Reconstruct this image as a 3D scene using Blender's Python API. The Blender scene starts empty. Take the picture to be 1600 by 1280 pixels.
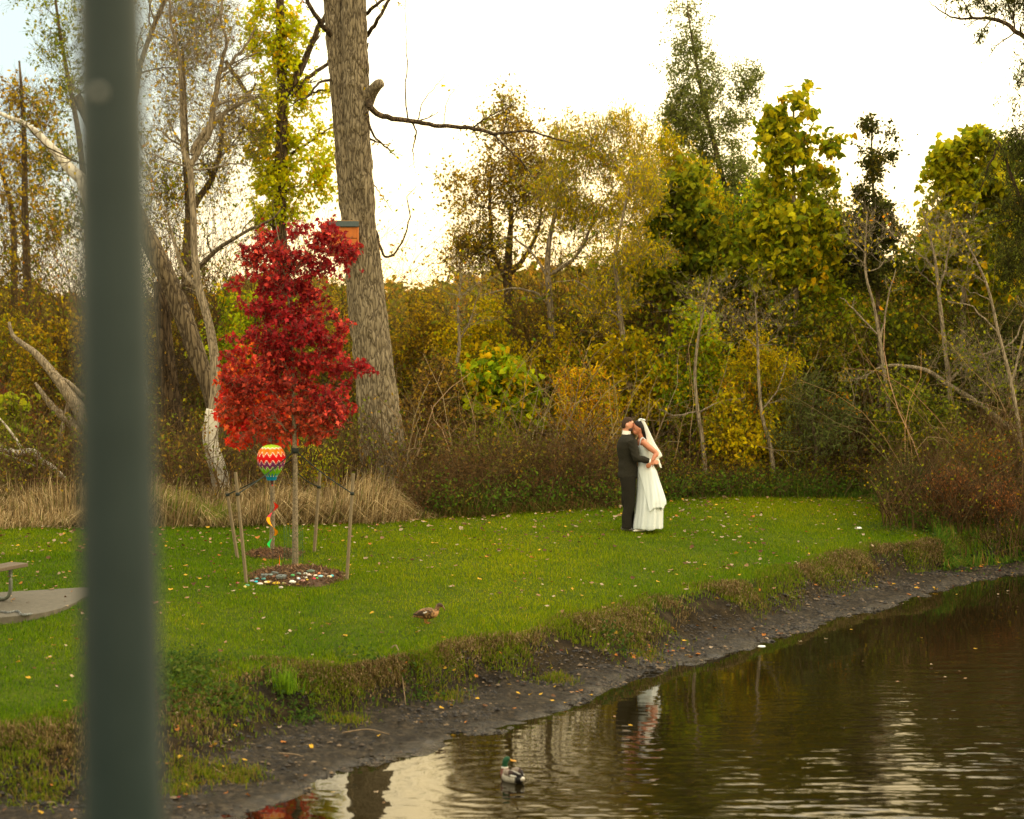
import bpy, math
import numpy as np
from math import radians, pi
sc = bpy.context.scene
COL = sc.collection

# ---------------------------------------------------------------- camera
F_PX, HOR, CAM_H = 3200.0, 460.0, 4.62
LAWN_Z, RIM_Z = 0.90, 0.54          # lawn level by the couple, bank rim (pond surface = 0)
PITCH = math.atan((640 - HOR) / F_PX)
cam_d = bpy.data.cameras.new('camera')
cam = bpy.data.objects.new('camera', cam_d)
COL.objects.link(cam)
cam.location = (0, 0, CAM_H)
cam.rotation_euler = (pi / 2 - PITCH, 0, 0)
cam_d.sensor_width = 36
cam_d.lens = 36 * F_PX / 1600
cam_d.clip_start = 0.1
cam_d.clip_end = 3000
cam_d.dof.use_dof = True
cam_d.dof.focus_distance = 31.5
cam_d.dof.aperture_fstop = 1.7
sc.camera = cam
# ---------------------------------------------------------------- world, sun, exposure
SUN_EL, SUN_AZ = radians(14), radians(76)      # azimuth from +Y towards +X
w = bpy.data.worlds.new('World')
sc.world = w
w.use_nodes = True
nt = w.node_tree
nt.nodes.clear()
N = nt.nodes.new
L = nt.links.new
wo = N('ShaderNodeOutputWorld')
bg = N('ShaderNodeBackground')
bg.inputs[1].default_value = 0.14
sky = N('ShaderNodeTexSky')
sky.sky_type = 'NISHITA'
sky.sun_disc = False
sky.sun_elevation = SUN_EL
sky.sun_rotation = SUN_AZ
sky.air_density = 1.0
sky.dust_density = 0.7
tc = N('ShaderNodeTexCoord')
sep = N('ShaderNodeSeparateXYZ')
L(tc.outputs['Generated'], sep.inputs[0])
# thin bright cloud sheet, warm near the horizon, cooler higher up
rmp = N('ShaderNodeValToRGB')
e = rmp.color_ramp.elements
e[0].position = 0.0
e[0].color = (1.0, 0.74, 0.36, 1)
e[1].position = 1.0
e[1].color = (0.76, 0.72, 0.60, 1)
for pos, c in ((0.06, (1.0, 0.80, 0.44, 1)), (0.12, (1.0, 0.87, 0.56, 1)), (0.18, (1.0, 0.77, 0.38, 1)), (0.32, (1.0, 0.77, 0.40, 1)), (0.45, (0.86, 0.76, 0.56, 1))):
    k = rmp.color_ramp.elements.new(pos)
    k.color = c
L(sep.outputs[2], rmp.inputs[0])
cs = N('ShaderNodeVectorMath')
cs.operation = 'MULTIPLY'
L(rmp.outputs[0], cs.inputs[0])
cs.inputs[1].default_value = (25.0, 25.0, 25.0)
mp = N('ShaderNodeMapping')
mp.inputs['Scale'].default_value = (2.2, 2.2, 7.0)
L(tc.outputs['Generated'], mp.inputs[0])
cn = N('ShaderNodeTexNoise')
cn.inputs['Scale'].default_value = 1.6
cn.inputs['Detail'].default_value = 5
L(mp.outputs[0], cn.inputs[0])
# more open blue sky towards the upper left (west)
a1 = N('ShaderNodeMath')
a1.operation = 'MULTIPLY_ADD'
L(sep.outputs[0], a1.inputs[0])
a1.inputs[1].default_value = 1.3
L(cn.outputs[0], a1.inputs[2])
cr = N('ShaderNodeMapRange')
cr.inputs[1].default_value = 0.18
cr.inputs[2].default_value = 0.55
cr.inputs[3].default_value = 0.7
cr.inputs[4].default_value = 0.95
L(a1.outputs[0], cr.inputs[0])
mx = N('ShaderNodeMix')
mx.data_type = 'RGBA'
# a break in the cloud low in the north-west shows bluish sky
dt = N('ShaderNodeVectorMath')
dt.operation = 'DOT_PRODUCT'
L(tc.outputs['Generated'], dt.inputs[0])
dt.inputs[1].default_value = (-0.262, 0.950, 0.170)
hole = N('ShaderNodeMapRange')
hole.interpolation_type = 'SMOOTHSTEP'
hole.inputs[1].default_value = 0.970
hole.inputs[2].default_value = 0.999
hole.inputs[3].default_value = 1.0
hole.inputs[4].default_value = 0.10
L(dt.outputs['Value'], hole.inputs[0])
L(cr.outputs[0], mx.inputs[0])
L(sky.outputs[0], mx.inputs[6])
L(cs.outputs[0], mx.inputs[7])
mh = N('ShaderNodeMix')
mh.data_type = 'RGBA'
L(hole.outputs[0], mh.inputs[0])
mh.inputs[6].default_value = (5.0, 6.5, 6.9, 1)
L(mx.outputs[2], mh.inputs[7])
L(mh.outputs[2], bg.inputs[0])
L(bg.outputs[0], wo.inputs[0])

sun_d = bpy.data.lights.new('sun', 'SUN')
sun_d.energy = 1.9
sun_d.angle = radians(14)
sun_d.color = (1.0, 0.78, 0.50)
sun = bpy.data.objects.new('sun', sun_d)
COL.objects.link(sun)
SE = radians(30)
sun.rotation_euler = (0, 0, 0)
from mathutils import Vector
dv = Vector((math.sin(SUN_AZ) * math.cos(SE), math.cos(SUN_AZ) * math.cos(SE), math.sin(SE)))
sun.rotation_euler = dv.to_track_quat('Z', 'Y').to_euler()

sc.view_settings.view_transform = 'Standard'
sc.view_settings.look = 'None'
sc.view_settings.exposure = 0.0
sc.view_settings.gamma = 1.0
sc.render.engine = 'CYCLES'
sc.cycles.max_bounces = 6
sc.cycles.diffuse_bounces = 3
sc.cycles.glossy_bounces = 3
sc.cycles.transmission_bounces = 4
sc.cycles.transparent_max_bounces = 6
sc.cycles.use_denoising = True
sc.cycles.sample_clamp_indirect = 6
sc.cycles.caustics_reflective = False
sc.cycles.caustics_refractive = False

# ---------------------------------------------------------------- helpers
TP = math.tan(PITCH)
FW = np.array((0, math.cos(PITCH), -math.sin(PITCH)))
UP = np.array((0, math.sin(PITCH), math.cos(PITCH)))
RT = np.array((1.0, 0, 0))
CAMP = np.array((0, 0, CAM_H))


def ray(px, py):
    return FW + RT * ((px - 800) / F_PX) + UP * ((640 - py) / F_PX)


def at(px, py, Y):
    d = ray(px, py)
    return CAMP + d * (Y / d[1])


def flat(px, py, z):
    d = ray(px, py)
    return CAMP + d * ((z - CAM_H) / d[2])


def S(Y):
    return F_PX / Y


def lin(r, g, b):
    return tuple((c / 255 / 12.92 if c <= 10 else ((c / 255 + 0.055) / 1.055) ** 2.4) for c in (r, g, b))


def vnoise(x, y, seed=0, z=None):
    """smooth value noise in 2d or 3d"""
    x = np.asarray(x, float)
    y = np.asarray(y, float)
    z = np.zeros_like(x) if z is None else np.asarray(z, float)

    def h(i, j, k):
        n = (i.astype(np.int64) * 374761393 + j.astype(np.int64) * 668265263 + k.astype(np.int64) * 2147483647 + seed * 1274126177) & 0xffffffff
        n = ((n ^ (n >> 13)) * 1274126177) & 0xffffffff
        n = n ^ (n >> 16)
        return (n & 0xffff) / 65535.0
    i, j, k = np.floor(x), np.floor(y), np.floor(z)
    fx, fy, fz = x - i, y - j, z - k
    fx, fy, fz = [f * f * (3 - 2 * f) for f in (fx, fy, fz)]
    r = 0
    for di in (0, 1):
        for dj in (0, 1):
            for dk in (0, 1):
                wgt = (fx if di else 1 - fx) * (fy if dj else 1 - fy) * (fz if dk else 1 - fz)
                r = r + wgt * h(i + di, j + dj, k + dk)
    return r * 2 - 1


def tag(o, label=None, cat=None, group=None, kind=None):
    if label:
        o['label'] = label
    if cat:
        o['category'] = cat
    if group:
        o['group'] = group
    if kind:
        o['kind'] = kind
    return o


def empty(name, loc, label=None, cat=None, group=None, rz=0.0):
    o = bpy.data.objects.new(name, None)
    o.empty_display_size = 0.2
    o.location = [float(v) for v in loc]
    o.rotation_euler = (0, 0, rz)
    COL.objects.link(o)
    return tag(o, label, cat, group)


class MB:
    def __init__(s):
        s.v, s.f, s.c, s.n = [], {}, [], 0

    def add(s, V, F, col=(1, 1, 1)):
        V = np.asarray(V, float).reshape(-1, 3)
        if isinstance(F, np.ndarray):
            F = [F]
        elif len(F) and isinstance(F[0], np.ndarray) and F[0].ndim == 2:
            pass
        else:
            d = {}
            for q in F:
                d.setdefault(len(q), []).append(q)
            F = [np.array(q) for q in d.values()]
        for a in F:
            if len(a):
                s.f.setdefault(a.shape[1], []).append(a + s.n)
        c = np.asarray(col, float)
        if c.ndim == 1:
            c = np.tile(c[:3], (len(V), 1))
        s.v.append(V)
        s.c.append(c[:, :3])
        s.n += len(V)
        return s

    def mesh(s, name, mat, origin=(0, 0, 0), smooth=True):
        V = np.concatenate(s.v) - np.asarray(origin, float)
        C = np.concatenate(s.c)
        me = bpy.data.meshes.new(name)
        me.vertices.add(len(V))
        me.vertices.foreach_set('co', V.astype(np.float32).ravel())
        ls, st, tot = [], [], []
        off = 0
        for k, arrs in s.f.items():
            a = np.concatenate(arrs)
            ls.append(a.ravel())
            st.append(off + np.arange(len(a)) * k)
            tot.append(np.full(len(a), k))
            off += a.size
        ls, st = np.concatenate(ls), np.concatenate(st)
        me.loops.add(len(ls))
        me.loops.foreach_set('vertex_index', ls.astype(np.int32))
        me.polygons.add(len(st))
        me.polygons.foreach_set('loop_start', st.astype(np.int32))
        me.polygons.foreach_set('loop_total', np.concatenate(tot).astype(np.int32))
        me.polygons.foreach_set('use_smooth', np.full(len(st), bool(smooth)))
        ca = me.color_attributes.new('Col', 'FLOAT_COLOR', 'POINT')
        ca.data.foreach_set('color', np.concatenate([C, np.ones((len(C), 1))], 1).astype(np.float32).ravel())
        me.update(calc_edges=True)
        me.validate()
        if mat:
            me.materials.append(mat)
        return me

    def build(s, name, mat, parent=None, origin=None, smooth=True):
        """child: origin = parent's location; top level: origin becomes the object's location"""
        if origin is None:
            r = parent
            while r is not None and r.parent is not None:
                r = r.parent
            origin = tuple(r.location) if r is not None else (0, 0, 0)
        me = s.mesh(name, mat, origin, smooth)
        o = bpy.data.objects.new(name, me)
        COL.objects.link(o)
        if parent is not None:
            o.parent = parent
        else:
            o.location = [float(v) for v in origin]
        return o


# ---- primitive shapes (return V, F)
def box(c, s, rz=0.0, M=None):
    c = np.asarray(c, float)
    h = np.asarray(s, float) / 2
    V = np.array([(x, y, z) for x in (-1, 1) for y in (-1, 1) for z in (-1, 1)]) * h
    if rz:
        co, si = math.cos(rz), math.sin(rz)
        V = V @ np.array([[co, si, 0], [-si, co, 0], [0, 0, 1]])
    if M is not None:
        V = V @ np.asarray(M)
    F = np.array([(0, 1, 3, 2), (4, 6, 7, 5), (0, 4, 5, 1), (2, 3, 7, 6), (0, 2, 6, 4), (1, 5, 7, 3)])
    return V + c, F


def frames(P):
    T = np.gradient(P, axis=1)
    T /= np.linalg.norm(T, axis=2, keepdims=True) + 1e-9
    m = T.mean(axis=1)
    ax = np.eye(3)[np.argmin(np.abs(m), axis=1)]
    A = np.cross(T, ax[:, None, :])
    A /= np.linalg.norm(A, axis=2, keepdims=True) + 1e-9
    B = np.cross(T, A)
    return T, A, B


def tubes(P, R, sides=5):
    """P (n,k,3) paths, R (n,k) radii"""
    P = np.asarray(P, float)
    R = np.asarray(R, float)
    n, k, _ = P.shape
    T, A, B = frames(P)
    th = np.arange(sides) / sides * 2 * pi
    V = P[:, :, None, :] + R[:, :, None, None] * (A[:, :, None, :] * np.cos(th)[None, None, :, None] + B[:, :, None, :] * np.sin(th)[None, None, :, None])
    i = np.arange(n)[:, None, None] * (k * sides)
    j = np.arange(k - 1)[None, :, None] * sides
    s0 = np.arange(sides)[None, None, :]
    s1 = (s0 + 1) % sides
    F = np.stack([i + j + s0, i + j + s1, i + j + sides + s1, i + j + sides + s0], -1).reshape(-1, 4)
    return V.reshape(-1, 3), F


def resample(P, k):
    """smooth (catmull-rom) resample of a polyline to k points"""
    P = np.asarray(P, float)
    if len(P) == 2:
        t = np.linspace(0, 1, k)[:, None]
        return P[0] * (1 - t) + P[1] * t
    Q = np.vstack([2 * P[0] - P[1], P, 2 * P[-1] - P[-2]])
    u = np.linspace(0, len(P) - 1 - 1e-6, k)
    i = u.astype(int)
    f = (u - i)[:, None]
    a, b, c, d = Q[i], Q[i + 1], Q[i + 2], Q[i + 3]
    return 0.5 * ((2 * b) + (c - a) * f + (2 * a - 5 * b + 4 * c - d) * f ** 2 + (3 * b - a - 3 * c + d) * f ** 3)


def tube(pts, r, sides=8, k=None, caps=True):
    pts = np.asarray(pts, float)
    k = k or max(2, len(pts) * 3)
    P = resample(pts, k)
    r = np.atleast_1d(np.asarray(r, float))
    R = np.interp(np.linspace(0, 1, k), np.linspace(0, 1, len(r)), r) if len(r) > 1 else np.full(k, r[0])
    V, F = tubes(P[None], R[None], sides)
    F = [tuple(q) for q in F]
    if caps:
        F.append(tuple(range(sides))[::-1])
        F.append(tuple((k - 1) * sides + np.arange(sides)))
    return V, F


def sweep(pts, ra, rb, k=24, sides=16, ref=(0, 1, 0), caps=True):
    """tube with elliptical sections: ra along ref, rb across it"""
    P = resample(pts, k)
    t = np.linspace(0, 1, k)
    ra, rb = [np.interp(t, np.linspace(0, 1, len(np.atleast_1d(q))), np.atleast_1d(q)) for q in (ra, rb)]
    T = np.gradient(P, axis=0)
    T /= np.linalg.norm(T, axis=1, keepdims=True) + 1e-9
    ref = np.asarray(ref, float)
    A = ref - T * (T @ ref)[:, None]
    A /= np.linalg.norm(A, axis=1, keepdims=True) + 1e-9
    B = np.cross(T, A)
    th = np.arange(sides) / sides * 2 * pi
    V = P[:, None] + A[:, None] * (ra[:, None] * np.cos(th))[..., None] + B[:, None] * (rb[:, None] * np.sin(th))[..., None]
    V = V.reshape(-1, 3)
    F = []
    for j in range(k - 1):
        for s in range(sides):
            s1 = (s + 1) % sides
            F.append((j * sides + s, j * sides + s1, (j + 1) * sides + s1, (j + 1) * sides + s))
    if caps:
        n = len(V)
        V = np.vstack([V, P[0], P[-1]])
        for s in range(sides):
            s1 = (s + 1) % sides
            F.append((s1, s, n))
            F.append(((k - 1) * sides + s, (k - 1) * sides + s1, n + 1))
    return V, F


def ball(c, r, n=16, m=10, M=None):
    r = np.asarray(r, float) * np.ones(3)
    V = [(0, 0, 1)]
    for i in range(1, m):
        a = pi * i / m
        for j in range(n):
            b = 2 * pi * j / n
            V.append((math.sin(a) * math.cos(b), math.sin(a) * math.sin(b), math.cos(a)))
    V.append((0, 0, -1))
    V = np.array(V) * r
    if M is not None:
        V = V @ np.asarray(M)
    F = []
    for j in range(n):
        j1 = (j + 1) % n
        F.append((0, 1 + j, 1 + j1))
        for i in range(m - 2):
            F.append((1 + i * n + j, 1 + (i + 1) * n + j, 1 + (i + 1) * n + j1, 1 + i * n + j1))
        F.append((1 + (m - 2) * n + j, len(V) - 1, 1 + (m - 2) * n + j1))
    return V + np.asarray(c, float), F


def rotm(ax, ang):
    from mathutils import Matrix
    return np.array(Matrix.Rotation(ang, 3, ax)).T


# ---- materials
def new_mat(name):
    m = bpy.data.materials.new(name)
    m.use_nodes = True
    n = m.node_tree
    b = n.nodes['Principled BSDF']
    return m, n, b


def nd(n, typ, **kw):
    x = n.nodes.new('ShaderNode' + typ)
    for k, v in kw.items():
        if k[0] == '_':
            setattr(x, k[1:], v)
        elif k[0] == 'i' and k[1:].isdigit():
            x.inputs[int(k[1:])].default_value = v
        else:
            x.inputs[k].default_value = v
    return x


def plain(name, col, rough=0.6, vary=0.15, scale=20.0, bump=0.0, spec=0.5, metal=0.0, stretch=(1, 1, 1), sheen=0.0):
    """principled with a noise driven colour variation"""
    m, n, b = new_mat(name)
    t = nd(n, 'TexCoord')
    mp_ = nd(n, 'Mapping', Scale=stretch)
    n.links.new(t.outputs['Object'], mp_.inputs[0])
    no = nd(n, 'TexNoise', Scale=scale, Detail=5.0, Roughness=0.6)
    n.links.new(mp_.outputs[0], no.inputs[0])
    r = nd(n, 'ValToRGB')
    c = np.array(col)
    r.color_ramp.elements[0].position = 0.3
    r.color_ramp.elements[1].position = 0.7
    r.color_ramp.elements[0].color = (*np.clip(c * (1 - vary), 0, 1), 1)
    r.color_ramp.elements[1].color = (*np.clip(c * (1 + vary), 0, 1), 1)
    n.links.new(no.outputs[0], r.inputs[0])
    n.links.new(r.outputs[0], b.inputs['Base Color'])
    b.inputs['Roughness'].default_value = rough
    b.inputs['Specular IOR Level'].default_value = spec
    b.inputs['Metallic'].default_value = metal
    if sheen:
        b.inputs['Sheen Weight'].default_value = sheen
    if bump:
        bm = nd(n, 'Bump', Strength=bump, Distance=0.02)
        n.links.new(no.outputs[0], bm.inputs['Height'])
        n.links.new(bm.outputs[0], b.inputs['Normal'])
    return m


def attr_mat(name, rough=0.6, trans=0.0, spec=0.3, bump=0.0, bscale=60.0, vary=0.0):
    """colour from the per-vertex Col attribute (surface colour of each leaf, blade, stripe)"""
    m, n, b = new_mat(name)
    a = nd(n, 'Attribute', _attribute_name='Col')
    src = a.outputs[0]
    if vary:
        no = nd(n, 'TexNoise', Scale=bscale, Detail=4.0)
        t = nd(n, 'TexCoord')
        n.links.new(t.outputs['Object'], no.inputs[0])
        mr = nd(n, 'MapRange', i1=0.3, i2=0.7, i3=1 - vary, i4=1 + vary)
        n.links.new(no.outputs[0], mr.inputs[0])
        vm = nd(n, 'VectorMath', _operation='SCALE')
        n.links.new(src, vm.inputs[0])
        n.links.new(mr.outputs[0], vm.inputs['Scale'])
        src = vm.outputs[0]
    n.links.new(src, b.inputs['Base Color'])
    b.inputs['Roughness'].default_value = rough
    b.inputs['Specular IOR Level'].default_value = spec
    if bump:
        no = nd(n, 'TexNoise', Scale=bscale, Detail=4.0)
        t = nd(n, 'TexCoord')
        n.links.new(t.outputs['Object'], no.inputs[0])
        bm = nd(n, 'Bump', Strength=bump, Distance=0.01)
        n.links.new(no.outputs[0], bm.inputs['Height'])
        n.links.new(bm.outputs[0], b.inputs['Normal'])
    if trans:
        tr = nd(n, 'BsdfTranslucent')
        n.links.new(src, tr.inputs[0])
        mxs = nd(n, 'MixShader', i0=trans)
        o = [q for q in n.nodes if q.type == 'OUTPUT_MATERIAL'][0]
        n.links.new(b.outputs[0], mxs.inputs[1])
        n.links.new(tr.outputs[0], mxs.inputs[2])
        n.links.new(mxs.outputs[0], o.inputs[0])
    return m


def bark_mat(name, c0, c1, scale=9.0, bump=0.8, stretch=(1, 1, 0.16), dist=0.06):
    m, n, b = new_mat(name)
    t = nd(n, 'TexCoord')
    mp_ = nd(n, 'Mapping', Scale=stretch)
    n.links.new(t.outputs['Object'], mp_.inputs[0])
    w_ = nd(n, 'TexNoise', Scale=scale * 0.5, Detail=3.0)
    n.links.new(mp_.outputs[0], w_.inputs[0])
    ad = nd(n, 'VectorMath', _operation='MULTIPLY_ADD')
    n.links.new(w_.outputs['Color'], ad.inputs[0])
    ad.inputs[1].default_value = (0.16, 0.16, 0.16)
    n.links.new(mp_.outputs[0], ad.inputs[2])
    v = nd(n, 'TexVoronoi', _feature='DISTANCE_TO_EDGE', Scale=scale)
    n.links.new(ad.outputs[0], v.inputs[0])
    fine = nd(n, 'TexNoise', Scale=scale * 4, Detail=5.0)
    n.links.new(mp_.outputs[0], fine.inputs[0])
    mr = nd(n, 'MapRange', i1=0.0, i2=0.22)
    n.links.new(v.outputs[0], mr.inputs[0])
    mm = nd(n, 'Math', _operation='MULTIPLY_ADD')
    n.links.new(fine.outputs[0], mm.inputs[0])
    mm.inputs[1].default_value = 0.5
    n.links.new(mr.outputs[0], mm.inputs[2])
    r = nd(n, 'ValToRGB')
    r.color_ramp.elements[0].position = 0.2
    r.color_ramp.elements[1].position = 1.0
    r.color_ramp.elements[0].color = (*c0, 1)
    r.color_ramp.elements[1].color = (*c1, 1)
    n.links.new(mm.outputs[0], r.inputs[0])
    n.links.new(r.outputs[0], b.inputs['Base Color'])
    b.inputs['Roughness'].default_value = 0.85
    b.inputs['Specular IOR Level'].default_value = 0.2
    bm = nd(n, 'Bump', Strength=bump, Distance=dist)
    n.links.new(mm.outputs[0], bm.inputs['Height'])
    n.links.new(bm.outputs[0], b.inputs['Normal'])
    return m


# ---- plants
def grow(rng, P, R, n, t0, t1, ang, lr, K, wander, up, rr=0.6, taper=0.3, absl=None, rmin=0.0025):
    Np, Kp, _ = P.shape
    idx = np.repeat(np.arange(Np), n)
    m = len(idx)
    t = rng.uniform(t0, t1, m)
    u = t * (Kp - 1) * 0.9999
    i = u.astype(int)
    f = (u - i)[:, None]
    p = P[idx, i] * (1 - f) + P[idx, i + 1] * f
    tn = P[idx, i + 1] - P[idx, i]
    tn /= np.linalg.norm(tn, axis=1, keepdims=True) + 1e-9
    rb = R[idx, i] * (1 - f[:, 0]) + R[idx, i + 1] * f[:, 0]
    pl = np.linalg.norm(np.diff(P, axis=1), axis=2).sum(1)[idx]
    Ln = (absl if absl else pl * lr) * rng.uniform(0.55, 1.25, m) * (1.15 - 0.6 * t if not absl else 1)
    q = rng.normal(size=(m, 3))
    q -= tn * (q * tn).sum(1, keepdims=True)
    q /= np.linalg.norm(q, axis=1, keepdims=True) + 1e-9
    a = (ang * rng.uniform(0.65, 1.35, m))[:, None]
    d = np.cos(a) * tn + np.sin(a) * q
    out = np.empty((m, K, 3))
    out[:, 0] = p
    for s in range(1, K):
        d = d + rng.normal(size=(m, 3)) * wander + np.array((0, 0, up))
        d /= np.linalg.norm(d, axis=1, keepdims=True) + 1e-9
        p = p + d * (Ln / (K - 1))[:, None]
        out[:, s] = p
    r0 = np.maximum(rb * rr, rmin)
    Rr = r0[:, None] * np.linspace(1, taper, K)[None]
    return out, np.maximum(Rr, rmin * 0.8)


DIAMOND = (np.array([(0, 0, 0), (0.42, 0.30, 0.05), (1, 0, -0.03), (0.42, -0.30, 0.05)]), np.array([(0, 1, 2, 3)]))
NARROW = (np.array([(0, 0, 0), (0.4, 0.13, 0.03), (1, 0, -0.08), (0.4, -0.13, 0.03)]), np.array([(0, 1, 2, 3)]))
HEART = (np.array([(0, 0, 0), (-0.08, 0.28, 0.0), (0.22, 0.48, -0.06), (0.62, 0.34, -0.08), (1.0, 0, -0.22), (0.62, -0.34, -0.08), (0.22, -0.48, -0.06), (-0.08, -0.28, 0.0), (0.5, 0, 0.05)]),
         np.array([(0, 1, 2, 8), (8, 2, 3, 4), (0, 8, 6, 7), (8, 4, 5, 6)]))
_m = [(0, 0), (0.05, 0.32), (0.28, 0.20), (0.42, 0.52), (0.55, 0.20), (1.0, 0.0), (0.55, -0.20), (0.42, -0.52), (0.28, -0.20), (0.05, -0.32)]
MAPLE = (np.array([(x, y, -0.25 * y * y - 0.1 * x * x) for x, y in _m] + [(0.35, 0, 0.04)]),
         np.array([(10, i, i + 1) for i in range(0, 9)] + [(10, 9, 0)]))


def leaves(rng, pos, size, pal, tmpl=DIAMOND, upb=0.4, droop=0.3, svar=0.5, clump=0.35, cs=0.9, seed=0, gain=1.25):
    """V, F, C for a cloud of leaves; pal = [(rgb, weight)...]"""
    n = len(pos)
    nm = rng.normal(size=(n, 3))
    nm[:, 2] = nm[:, 2] * 0.8 + upb * np.sign(rng.uniform(-0.2, 1, n))
    nm /= np.linalg.norm(nm, axis=1, keepdims=True)
    a = rng.normal(size=(n, 3)) + np.array((0, 0, -droop * 2))
    a -= nm * (a * nm).sum(1, keepdims=True)
    a /= np.linalg.norm(a, axis=1, keepdims=True) + 1e-9
    b = np.cross(nm, a)
    sz = size * rng.uniform(1 - svar, 1 + svar, n)
    tv, tf = tmpl
    V = pos[:, None, :] + sz[:, None, None] * (tv[None, :, 0, None] * a[:, None, :] + tv[None, :, 1, None] * b[:, None, :] + tv[None, :, 2, None] * nm[:, None, :])
    k = len(tv)
    F = (np.arange(n)[:, None, None] * k + tf[None]).reshape(-1, tf.shape[1])
    cols = np.array([c for c, _ in pal])
    wts = np.array([q for _, q in pal], float)
    cum = np.cumsum(wts / wts.sum())
    # palette choice drifts through the crown so that clumps differ in hue
    nz = vnoise(pos[:, 0] / cs, pos[:, 1] / cs, seed + 5, pos[:, 2] / cs)
    u = np.clip(rng.uniform(0, 1, n) * (1 - clump) + clump * (0.5 + 0.75 * nz), 0, 0.999)
    ci = np.minimum(np.searchsorted(cum, u), len(cols) - 1)
    c = cols[ci] * gain * rng.uniform(0.65, 1.3, (n, 1)) * rng.uniform(0.92, 1.08, (n, 3))
    C = np.repeat(np.clip(c, 0, 1), k, axis=0)
    return V.reshape(-1, 3), F, C


def ell_pts(rng, ells, n, Y, shell=2.0):
    """sample points in ellipsoids given as (px, py, rx, ry[, dY]) in photo pixels at depth Y"""
    s = S(Y)
    E = np.array([(*at(q[0], q[1], Y + (q[4] if len(q) > 4 else 0)), q[2] / s, q[2] / s * 0.85, q[3] / s) for q in ells])
    wv = (E[:, 3] * E[:, 5]) ** 1.1
    k = rng.choice(len(E), n, p=wv / wv.sum())
    d = rng.normal(size=(n, 3))
    d /= np.linalg.norm(d, axis=1, keepdims=True)
    r = rng.uniform(0, 1, n) ** (1 / shell)
    return E[k, :3] + d * r[:, None] * E[k, 3:6]


def crown_branches(rng, T, TR, Cc, start=0.3, rmul=1.0, K=8):
    """primary limbs from the trunk, then further limbs budding off the ones already grown"""
    n = len(Cc)
    i0 = int(start * (len(T) - 1))
    cand_p = [T[i0:]]
    cand_r = [TR[i0:]]
    order_ = np.argsort(np.linalg.norm(Cc - T[len(T) // 2], axis=1) * rng.uniform(0.5, 1.5, n))
    P = np.empty((n, K, 3))
    R = np.empty((n, K))
    cp, cr = T[i0:], TR[i0:]
    t = np.linspace(0, 1, K)[:, None]
    for q, ci in enumerate(order_):
        c = Cc[ci]
        dd_ = np.linalg.norm(cp - c, axis=1)
        hz = np.hypot(cp[:, 0] - c[0], cp[:, 1] - c[1])
        cost = dd_ + 1.6 * np.maximum(0, cp[:, 2] + 0.45 * hz + 0.1 - c[2]) + 0.25 * rng.uniform(0, 1, len(cp))
        i = int(np.argmin(cost))
        a = cp[i]
        dd = c - a
        ln = np.linalg.norm(dd)
        ctrl = a + dd * np.array((0.55, 0.55, 0.30)) + rng.normal(size=3) * 0.10 * ln
        P[q] = (1 - t) ** 2 * a + 2 * t * (1 - t) * ctrl + t * t * c
        P[q, 1:] += rng.normal(size=(K - 1, 3)) * 0.025 * ln
        r0 = min(cr[i] * 0.72, 0.006 + 0.012 * ln * rmul)
        R[q] = r0 * np.linspace(1, 0.35, K)
        cp = np.vstack([cp, P[q, 2:]])
        cr = np.concatenate([cr, R[q, 2:]])
    return P, R


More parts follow.
